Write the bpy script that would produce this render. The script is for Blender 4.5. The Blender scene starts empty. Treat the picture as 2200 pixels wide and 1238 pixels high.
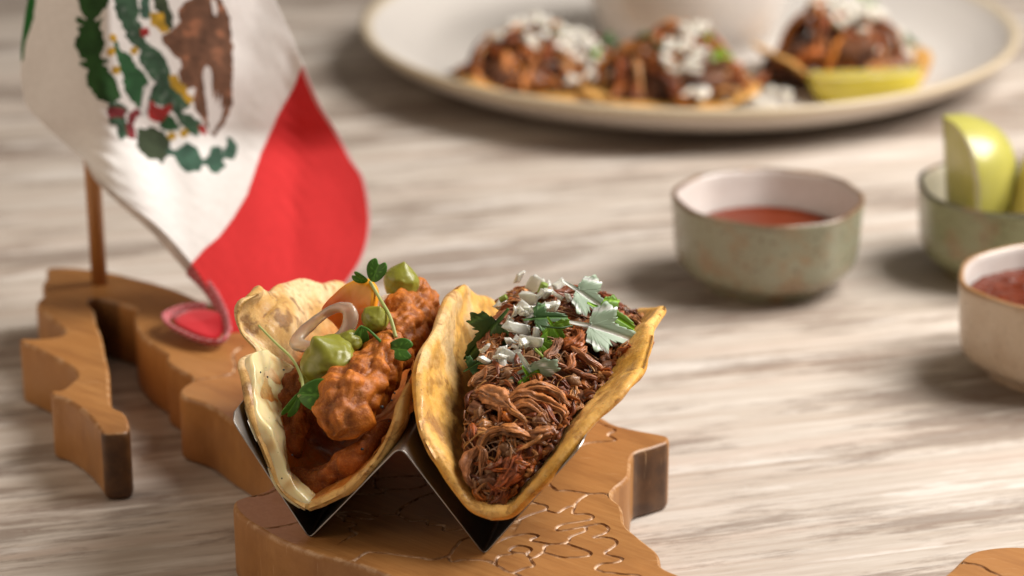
import bpy, bmesh, math, random
import numpy as np
from mathutils import Vector, geometry

# everything below is written in centimetres; S turns it into metres
S = 0.01
random.seed(7)
RNG = np.random.RandomState(11)
scene = bpy.context.scene
COL = scene.collection

# ------------------------------------------------------------ camera
cam_data = bpy.data.cameras.new("camera")
cam = bpy.data.objects.new("camera", cam_data)
COL.objects.link(cam)
cam.location = (0, -66.64*S, 35.83*S)
cam.rotation_euler = (math.radians(90-20.5), 0, 0)
cam_data.lens = 85
cam_data.sensor_width = 36
cam_data.clip_start = 0.05
cam_data.clip_end = 20
cam_data.dof.use_dof = True
cam_data.dof.focus_distance = 0.752
cam_data.dof.aperture_fstop = 7.6
cam_data.dof.aperture_blades = 9
scene.camera = cam

# ------------------------------------------------------------ world and lamps
world = bpy.data.worlds.new("World")
scene.world = world
world.use_nodes = True
wbg = world.node_tree.nodes["Background"]
wbg.inputs[0].default_value = (1.0, 0.87, 0.73, 1)
wbg.inputs[1].default_value = 0.13

def area(name, loc, target, size, power, color, size_y=None):
    L = bpy.data.lights.new(name, 'AREA')
    L.energy = power
    L.color = color
    L.size = size*S
    if size_y:
        L.shape = 'RECTANGLE'
        L.size_y = size_y*S
    o = bpy.data.objects.new(name, L)
    COL.objects.link(o)
    o.location = Vector(loc)*S
    d = (Vector(target)-Vector(loc))
    o.rotation_euler = d.to_track_quat('-Z', 'Y').to_euler()
    return o
area("key_softbox", (70, 26, 76), (5, 18, 0), 64, 22.0, (1.0, 0.955, 0.90))
area("fill_softbox", (-70, -8, 42), (0, 14, 0), 60, 2.2, (1.0, 0.80, 0.60))

scene.view_settings.view_transform = 'Standard'
scene.view_settings.look = 'None'
scene.view_settings.exposure = 0.0
scene.view_settings.gamma = 1.0
scene.render.engine = 'CYCLES'

# ------------------------------------------------------------ numpy noise
def _hash(ix, iy, iz, seed):
    n = (ix*374761393 + iy*668265263 + iz*2147483647 + seed*1274126177) & 0xffffffff
    n = ((n ^ (n >> 13))*1274126177) & 0xffffffff
    n = ((n ^ (n >> 16))*2246822519) & 0xffffffff
    return ((n ^ (n >> 15)) & 0xffffff)/float(0xffffff)

def vnoise(P, scale=1.0, seed=0):
    P = np.asarray(P, float)*scale + 1000.0
    i = np.floor(P).astype(np.int64); f = P-i; f = f*f*(3-2*f)
    r = 0
    for dx in (0, 1):
        for dy in (0, 1):
            for dz in (0, 1):
                w = (f[..., 0] if dx else 1-f[..., 0])*(f[..., 1] if dy else 1-f[..., 1])*(f[..., 2] if dz else 1-f[..., 2])
                r = r + w*_hash(i[..., 0]+dx, i[..., 1]+dy, i[..., 2]+dz, seed)
    return r*2-1

def fbm(P, scale=1.0, octaves=4, seed=0, gain=0.5):
    r = 0; a = 1
    for k in range(octaves):
        r = r + a*vnoise(P, scale*2.03**k, seed+k*17); a *= gain
    return r

def sstep(a, b, x):
    t = np.clip((x-a)/(b-a), 0, 1)
    return t*t*(3-2*t)

# ------------------------------------------------------------ object helpers
def obj(name, V, Fc, m, parent=None, smooth=True, col=None, loc=None, attrs=None, mats=None, fmat=None, rot=None):
    """V in cm; links the shape as ONE mesh object"""
    me = bpy.data.meshes.new(name)
    V = np.asarray(V, float)*S
    if isinstance(Fc, np.ndarray) and Fc.ndim == 2:
        k = Fc.shape[1]; nf = len(Fc)
        me.vertices.add(len(V)); me.vertices.foreach_set('co', V.ravel())
        me.loops.add(nf*k); me.loops.foreach_set('vertex_index', Fc.ravel().astype(np.int32))
        me.polygons.add(nf); me.polygons.foreach_set('loop_start', np.arange(0, nf*k, k, dtype=np.int32))
        me.update(calc_edges=True)
        me.validate()
    else:
        me.from_pydata([tuple(v) for v in V], [], [list(map(int, f)) for f in Fc])
    for mm in (mats or [m]):
        me.materials.append(mm)
    if fmat is not None:
        me.polygons.foreach_set('material_index', np.asarray(fmat, np.int32))
    me.polygons.foreach_set('use_smooth', np.full(len(me.polygons), bool(smooth)) if not isinstance(smooth, np.ndarray) else smooth)
    if col is not None:
        ca = me.color_attributes.new('Col', 'FLOAT_COLOR', 'POINT')
        c4 = np.ones((len(V), 4)); c4[:, :3] = col
        ca.data.foreach_set('color', c4.ravel())
    for an, av in (attrs or {}).items():
        at = me.attributes.new(an, 'FLOAT', 'POINT')
        at.data.foreach_set('value', np.asarray(av, float))
    me.update()
    o = bpy.data.objects.new(name, me)
    COL.objects.link(o)
    if parent: o.parent = parent
    if loc is not None: o.location = Vector(loc)*S
    if rot is not None: o.rotation_euler = rot
    return o

def tag(o, label=None, cat=None, group=None, kind=None):
    if label: o['label'] = label
    if cat: o['category'] = cat
    if group: o['group'] = group
    if kind: o['kind'] = kind
    return o

def thing(name, label, cat, loc=(0, 0, 0), rotz=0, group=None):
    o = bpy.data.objects.new(name, None)
    COL.objects.link(o)
    o.empty_display_size = 0.02
    o.location = Vector(loc)*S
    o.rotation_euler = (0, 0, rotz)
    return tag(o, label, cat, group)

class MB:
    def __init__(s): s.V = []; s.F = []; s.C = []; s.n = 0
    def add(s, V, F, c=None):
        V = np.asarray(V, float)
        s.V.append(V); s.F += [[i+s.n for i in f] for f in F]
        s.C.append(np.tile(np.asarray(c if c is not None else (1, 1, 1), float), (len(V), 1)) if c is None or np.ndim(c) == 1 else np.asarray(c))
        s.n += len(V)
    def build(s, name, m, parent=None, **k):
        return obj(name, np.vstack(s.V), s.F, m, parent, col=np.vstack(s.C), **k)

def smooth_path(P, n, closed=False):
    """Catmull-Rom through P, n points evenly spaced by arc length"""
    P = np.asarray(P, float)
    if closed: Q = np.vstack([P[-1], P, P[0], P[1]])
    else: Q = np.vstack([2*P[0]-P[1], P, 2*P[-1]-P[-2]])
    out = []
    m = 16
    for i in range(1, len(Q)-2):
        t = np.linspace(0, 1, m, endpoint=False)[:, None]
        a, b, c, d = Q[i-1], Q[i], Q[i+1], Q[i+2]
        out.append(0.5*((2*b)+(-a+c)*t+(2*a-5*b+4*c-d)*t*t+(-a+3*b-3*c+d)*t**3))
    if not closed: out.append(Q[-2][None])
    out = np.vstack(out)
    if closed: out = np.vstack([out, out[:1]])
    L = np.r_[0, np.cumsum(np.linalg.norm(np.diff(out, axis=0), axis=1))]
    s = np.linspace(0, L[-1], n+1 if closed else n)
    if closed: s = s[:-1]
    return np.stack([np.interp(s, L, out[:, k]) for k in range(out.shape[1])], 1)

def frames(P):
    T = np.gradient(P, axis=0); T /= np.linalg.norm(T, axis=1)[:, None]+1e-9
    ref = np.array([0.13, 0.21, 0.97]) if abs(T[0, 2]) < 0.85 else np.array([0.97, 0.1, 0.2])
    N = np.zeros_like(P); B = np.zeros_like(P)
    n = ref-T[0]*ref.dot(T[0]); n /= np.linalg.norm(n)
    for i in range(len(P)):
        n = n-T[i]*n.dot(T[i]); n /= np.linalg.norm(n)+1e-9
        N[i] = n; B[i] = np.cross(T[i], n)
    return T, N, B

def tube(P, rad, k=6, flat=1.0, cap=True):
    P = np.asarray(P, float); n = len(P)
    rad = np.broadcast_to(np.asarray(rad, float), (n,))
    T, N, B = frames(P)
    a = np.linspace(0, 2*np.pi, k, endpoint=False)
    V = (P[:, None]+rad[:, None, None]*(np.cos(a)[None, :, None]*N[:, None]+flat*np.sin(a)[None, :, None]*B[:, None])).reshape(-1, 3)
    F = [[i*k+j, i*k+(j+1) % k, (i+1)*k+(j+1) % k, (i+1)*k+j] for i in range(n-1) for j in range(k)]
    if cap:
        F += [list(range(k))[::-1], [(n-1)*k+j for j in range(k)]]
    return V, F

_ico = {}
def ico(sub):
    if sub not in _ico:
        bm = bmesh.new(); bmesh.ops.create_icosphere(bm, subdivisions=sub, radius=1)
        _ico[sub] = (np.array([v.co[:] for v in bm.verts]), np.array([[v.index for v in f.verts] for f in bm.faces]))
        bm.free()
    return _ico[sub][0].copy(), _ico[sub][1]

def lathe(prof, n=96, wob=None):
    """prof: list of (r, z); closed surface of revolution; wob(theta)->radius factor"""
    prof = np.asarray(prof, float); m = len(prof)
    th = np.linspace(0, 2*np.pi, n, endpoint=False)
    w = wob(th) if wob else np.ones(n)
    V = np.stack([prof[:, 0][:, None]*np.cos(th)*w, prof[:, 0][:, None]*np.sin(th)*w, np.repeat(prof[:, 1][:, None], n, 1)], -1).reshape(-1, 3)
    i = np.arange(m-1)[:, None]; j = np.arange(n)[None]
    F = np.stack([i*n+j, i*n+(j+1) % n, (i+1)*n+(j+1) % n, (i+1)*n+j], -1).reshape(-1, 4)
    return V, F

def inpoly(x, y, poly):
    poly = np.asarray(poly, float); c = np.zeros(np.shape(x), bool)
    x1, y1 = poly[:, 0], poly[:, 1]; x2, y2 = np.roll(x1, 1), np.roll(y1, 1)
    for a, b, d, e in zip(x1, y1, x2, y2):
        if b == e: continue
        c ^= ((b > y) != (e > y)) & (x < (d-a)*(y-b)/(e-b)+a)
    return c

def segdist(x, y, P, closed=False):
    P = np.asarray(P, float)
    Q = np.vstack([P, P[:1]]) if closed else P
    best = np.full(np.shape(x), 1e9)
    for a, b in zip(Q[:-1], Q[1:]):
        d = b-a; L = d.dot(d)+1e-12
        t = np.clip(((x-a[0])*d[0]+(y-a[1])*d[1])/L, 0, 1)
        best = np.minimum(best, np.hypot(x-a[0]-t*d[0], y-a[1]-t*d[1]))
    return best

# ------------------------------------------------------------ material helpers
class NT:
    def __init__(s, name):
        s.m = bpy.data.materials.new(name); s.m.use_nodes = True
        s.t = s.m.node_tree; s.b = s.t.nodes['Principled BSDF']
        tc = s.t.nodes.new('ShaderNodeTexCoord'); mp = s.t.nodes.new('ShaderNodeMapping')
        mp.inputs['Scale'].default_value = (100, 100, 100)
        s.t.links.new(tc.outputs['Object'], mp.inputs['Vector'])
        s.P = mp.outputs[0]
    def new(s, t): return s.t.nodes.new(t)
    def set(s, inp, v):
        if hasattr(v, 'is_linked') or isinstance(v, bpy.types.NodeSocket): s.t.links.new(v, inp)
        elif isinstance(v, (tuple, list)) and len(v) == 3 and inp.type == 'RGBA': inp.default_value = (*v, 1)
        else: inp.default_value = v
    def mapping(s, scale=(1, 1, 1), rot=(0, 0, 0), vec=None):
        n = s.new('ShaderNodeMapping'); n.inputs['Scale'].default_value = scale; n.inputs['Rotation'].default_value = rot
        s.t.links.new(vec or s.P, n.inputs['Vector']); return n.outputs[0]
    def noise(s, scale, detail=4, rough=0.55, vec=None, dist=0):
        n = s.new('ShaderNodeTexNoise'); n.inputs['Scale'].default_value = scale; n.inputs['Detail'].default_value = detail
        n.inputs['Roughness'].default_value = rough; n.inputs['Distortion'].default_value = dist
        s.t.links.new(vec or s.P, n.inputs['Vector']); return n.outputs[0]
    def voronoi(s, scale, vec=None, feature='F1'):
        n = s.new('ShaderNodeTexVoronoi'); n.feature = feature; n.inputs['Scale'].default_value = scale
        s.t.links.new(vec or s.P, n.inputs['Vector']); return n.outputs[0]
    def ramp(s, f, stops):
        n = s.new('ShaderNodeValToRGB'); s.t.links.new(f, n.inputs[0])
        e = n.color_ramp.elements
        while len(e) < len(stops): e.new(0.5)
        for k, (p, c) in enumerate(stops):
            e[k].position = p; e[k].color = (c, c, c, 1) if np.isscalar(c) else (*c, 1)
        return n.outputs[0]
    def mix(s, f, a, b, mode='MIX'):
        n = s.new('ShaderNodeMix'); n.data_type = 'RGBA'; n.blend_type = mode
        s.set(n.inputs[0], f); s.set(n.inputs[6], a); s.set(n.inputs[7], b); return n.outputs[2]
    def math(s, op, a, b=0.5):
        n = s.new('ShaderNodeMath'); n.operation = op; s.set(n.inputs[0], a); s.set(n.inputs[1], b); return n.outputs[0]
    def attr(s, name, fac=False):
        n = s.new('ShaderNodeAttribute'); n.attribute_name = name; return n.outputs['Fac' if fac else 'Color']
    def rand(s):
        return s.new('ShaderNodeObjectInfo').outputs['Random']
    def bump(s, h, strength=0.3, dist=0.02):
        n = s.new('ShaderNodeBump'); n.inputs['Strength'].default_value = strength; n.inputs['Distance'].default_value = dist*S
        s.t.links.new(h, n.inputs['Height']); 
        if s.b.inputs['Normal'].is_linked: s.t.links.new(s.b.inputs['Normal'].links[0].from_socket, n.inputs['Normal'])
        s.t.links.new(n.outputs[0], s.b.inputs['Normal']); return s
    def p(s, **k):
        names = dict(base='Base Color', rough='Roughness', metal='Metallic', sss='Subsurface Weight', coat='Coat Weight',
                     coatr='Coat Roughness', spec='Specular IOR Level', trans='Transmission Weight', ior='IOR', alpha='Alpha', aniso='Anisotropic', sheen='Sheen Weight')
        for a, v in k.items():
            if a == 'sssr':
                s.b.inputs['Subsurface Radius'].default_value = v; s.b.inputs['Subsurface Scale'].default_value = 1.0*S
            else: s.set(s.b.inputs[names[a]], v)
        return s

# ------------------------------------------------------------ measured outlines (cm)
BOARD = [(-18.70,24.81), (-18.08,24.92), (-16.94,24.70), (-16.04,24.32), (-15.01,23.67), (-13.83,22.87), (-12.79,21.93), (-12.04,21.11), (-10.72,20.00), (-9.54,18.92), 
    (-8.86,19.21), (-7.72,18.24), (-5.86,16.55), (-3.37,14.28), (-1.33,13.19), (0.82,11.70), (2.97,9.94), (3.46,9.26), (4.12,8.83), (5.20,8.29), 
    (5.31,7.98), (5.24,7.67), (5.06,7.52), (4.62,7.18), (4.22,6.95), (4.02,6.62), (3.93,6.06), (3.86,5.15), (3.70,4.69), (3.41,4.19), 
    (3.23,3.77), (3.23,3.32), (3.45,2.91), (3.52,2.30), (3.52,1.60), (3.63,1.18), (4.16,0.11), (4.43,-0.42), (4.51,-0.95), (4.50,-1.38), 
    (4.78,-1.75), (5.10,-2.05), (6.28,-3.44), (8.08,-4.44), (10.10,-4.44), (11.73,-3.44), (12.41,-2.65), (12.84,-2.05), (13.20,-1.57), (13.75,-0.72), 
    (14.18,-0.33), (14.95,-0.09), (15.67,-0.08), (16.76,-0.33), (17.42,-1.20), (17.43,-3.00), (15.80,-6.10), (12.83,-7.94), (8.85,-8.95), (5.08,-8.70), 
    (1.94,-7.43), (-0.67,-5.28), (-2.32,-3.44), (-3.77,-1.99), (-4.16,-1.63), (-4.96,-1.11), (-6.08,-0.52), (-6.83,0.08), (-7.34,0.53), (-7.91,1.21), 
    (-8.37,1.77), (-8.76,2.50), (-8.86,2.88), (-8.84,3.18), (-8.58,3.46), (-8.04,3.81), (-7.75,4.33), (-7.75,5.12), (-7.99,6.39), (-8.45,7.71), 
    (-9.11,8.79), (-9.71,9.58), (-10.50,10.75), (-11.08,11.25), (-11.53,11.58), (-11.73,11.87), (-11.76,12.21), (-11.68,12.57), (-11.44,13.06), (-11.58,13.54), 
    (-12.11,14.15), (-12.60,14.91), (-12.64,15.54), (-12.96,15.97), (-13.66,17.01), (-14.16,18.20), (-14.42,19.41), (-14.45,20.20), (-14.91,20.66), (-15.65,21.21), 
    (-16.09,21.47), (-16.41,21.37), (-16.41,20.91), (-16.03,20.05), (-15.74,18.73), (-15.34,17.44), (-14.95,15.76), (-14.55,14.15), (-14.31,12.76), (-14.08,11.43), 
    (-13.86,10.68), (-13.46,10.31), (-13.19,9.66), (-13.02,8.87), (-13.05,8.52), (-13.17,8.44), (-13.78,8.36), (-13.93,8.48), (-14.14,8.99), (-14.82,10.31), 
    (-15.67,11.41), (-16.17,11.75), (-16.30,12.00), (-16.26,12.25), (-15.95,12.21), (-15.71,12.98), (-15.62,13.54), (-15.94,14.33), (-16.72,15.27), (-17.69,16.31), 
    (-18.21,16.78), (-18.34,16.97), (-18.29,17.15), (-17.52,17.15), (-16.87,17.44), (-16.82,17.86), (-17.13,18.53), (-18.03,19.91), (-18.30,20.40), (-18.43,20.98), 
    (-18.30,21.67), (-18.44,22.45), (-18.58,22.98), (-18.55,23.78), (-18.68,24.48)]
ENGRAVED = [
    [(1.25,4.35), (1.47,3.92), (1.88,3.92), (2.43,3.70), (2.88,3.70), (3.21,3.44), (3.28,3.34)],
    [(2.43,3.65), (2.14,3.23), (1.97,2.71), (1.93,2.19), (2.34,2.19), (2.53,1.99), (2.37,1.74), (1.65,1.49), (1.38,1.24), (1.42,0.99), (1.87,1.14), (2.40,1.39), (2.81,1.49), (3.02,1.19), (2.87,0.84), (2.47,0.54), (2.99,0.54), (3.22,0.20), (3.01,-0.24), (2.82,-0.52), (3.16,-0.76), (3.37,-0.90), (3.14,-1.14), (2.71,-1.23), (2.51,-1.47), (2.61,-1.70), (3.07,-1.88), (3.71,-1.93), (3.87,-2.11)],
    [(0.82,2.97), (1.09,2.76), (1.04,2.50), (0.64,2.19), (0.46,2.04), (0.23,1.79)],
    [(1.09,2.45), (1.44,2.30), (1.67,2.61), (1.95,2.81)],
    [(2.31,1.29), (2.26,0.99), (1.81,0.59), (1.67,0.20), (1.19,0.10), (0.62,0.30), (0.60,0.44), (0.80,0.64), (0.49,0.79), (0.01,0.64), (-0.34,0.35)],
    [(1.19,0.10), (0.97,-0.09), (0.92,-0.47), (0.61,-0.86), (0.44,-0.62), (0.57,-0.28), (0.32,0.01), (0.01,-0.14), (-0.03,-0.38), (0.40,-0.57)],
    [(0.96,-0.52), (1.52,-0.81), (2.21,-0.76), (2.39,-0.52), (2.05,-0.19), (1.67,0.10)],
    [(0.01,-0.57), (-0.38,-0.71), (-0.48,-1.04), (-0.42,-1.33), (-0.03,-1.79), (0.39,-1.51), (0.65,-1.37), (0.53,-0.95)],
    [(-1.41,-0.95), (-0.85,-1.00), (-0.42,-1.33)],
    [(-0.03,-1.79), (0.31,-2.05), (0.43,-2.52)],
    [(1.77,7.07), (2.15,7.30), (2.54,7.65), (3.51,7.88), (3.24,8.35), (3.49,8.71), (3.03,9.25), (2.79,9.43)],
    [(-4.88,-1.20), (-4.46,-0.52), (-4.15,-0.48), (-3.37,-0.65), (-2.82,-0.82), (-2.40,-0.95), (-1.90,-0.65), (-1.76,-0.18), (-1.54,0.34), (-1.34,0.51), (-1.03,0.60)],
    [(-1.90,-0.61), (-1.82,-1.07), (-1.44,-0.95), (-0.86,-0.99), (-0.47,-1.16)],
    [(-4.44,4.18), (-4.42,4.66), (-4.02,4.90), (-3.20,5.00), (-2.82,4.76), (-2.76,4.37), (-3.16,4.04), (-3.65,3.99), (-4.14,4.04), (-4.44,4.18)],
    [(-5.35,3.75), (-4.98,3.66), (-4.17,3.70), (-4.14,4.04)],
    [(-4.59,5.44), (-4.41,5.25), (-4.47,4.86), (-4.42,4.66)],
    [(-2.76,4.32), (-2.39,4.28), (-1.94,4.18)],
    [(-3.61,2.17), (-3.47,2.67), (-2.90,3.42), (-2.34,3.80), (-1.93,3.99)],
    [(-5.73,2.17), (-5.34,2.31), (-4.78,2.35), (-4.29,2.12), (-3.61,2.17), (-3.15,1.71), (-2.68,1.76), (-2.63,1.40), (-2.11,1.40), (-2.10,1.00), (-1.51,1.13), (-1.08,1.22)],
    [(-5.49,2.12), (-5.33,2.17), (-4.87,1.90), (-4.35,1.85), (-4.21,2.17)],
    [(-5.48,2.03), (-5.31,1.94), (-5.22,1.67), (-4.85,1.49), (-5.07,1.22), (-4.81,0.82), (-4.99,0.60)],
    [(-7.85,1.16), (-7.40,1.22), (-6.91,1.44), (-6.57,1.67)],
    [(-8.62,3.42), (-8.54,3.47), (-8.02,3.56), (-7.76,3.75), (-7.57,3.99)],
    [(13.61,-1.14), (14.03,-1.29), (14.37,-1.75), (14.69,-2.26), (14.76,-3.30)],
    [(-11.42,13.06), (-10.83,13.32), (-10.35,13.49), (-10.06,13.84), (-10.07,14.73), (-10.25,15.63), (-9.98,16.31)],
]
PINKISH = [(-8.94,3.04), (-8.59,3.51), (-8.05,3.80), (-7.85,4.28), (-7.35,4.28), (-6.17,0.60), (-6.74,-0.09), (-7.33,0.51), (-7.91,1.22), (-8.55,2.03)]
FLAG_ROWS, FLAG_COLS = 30, 26
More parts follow.
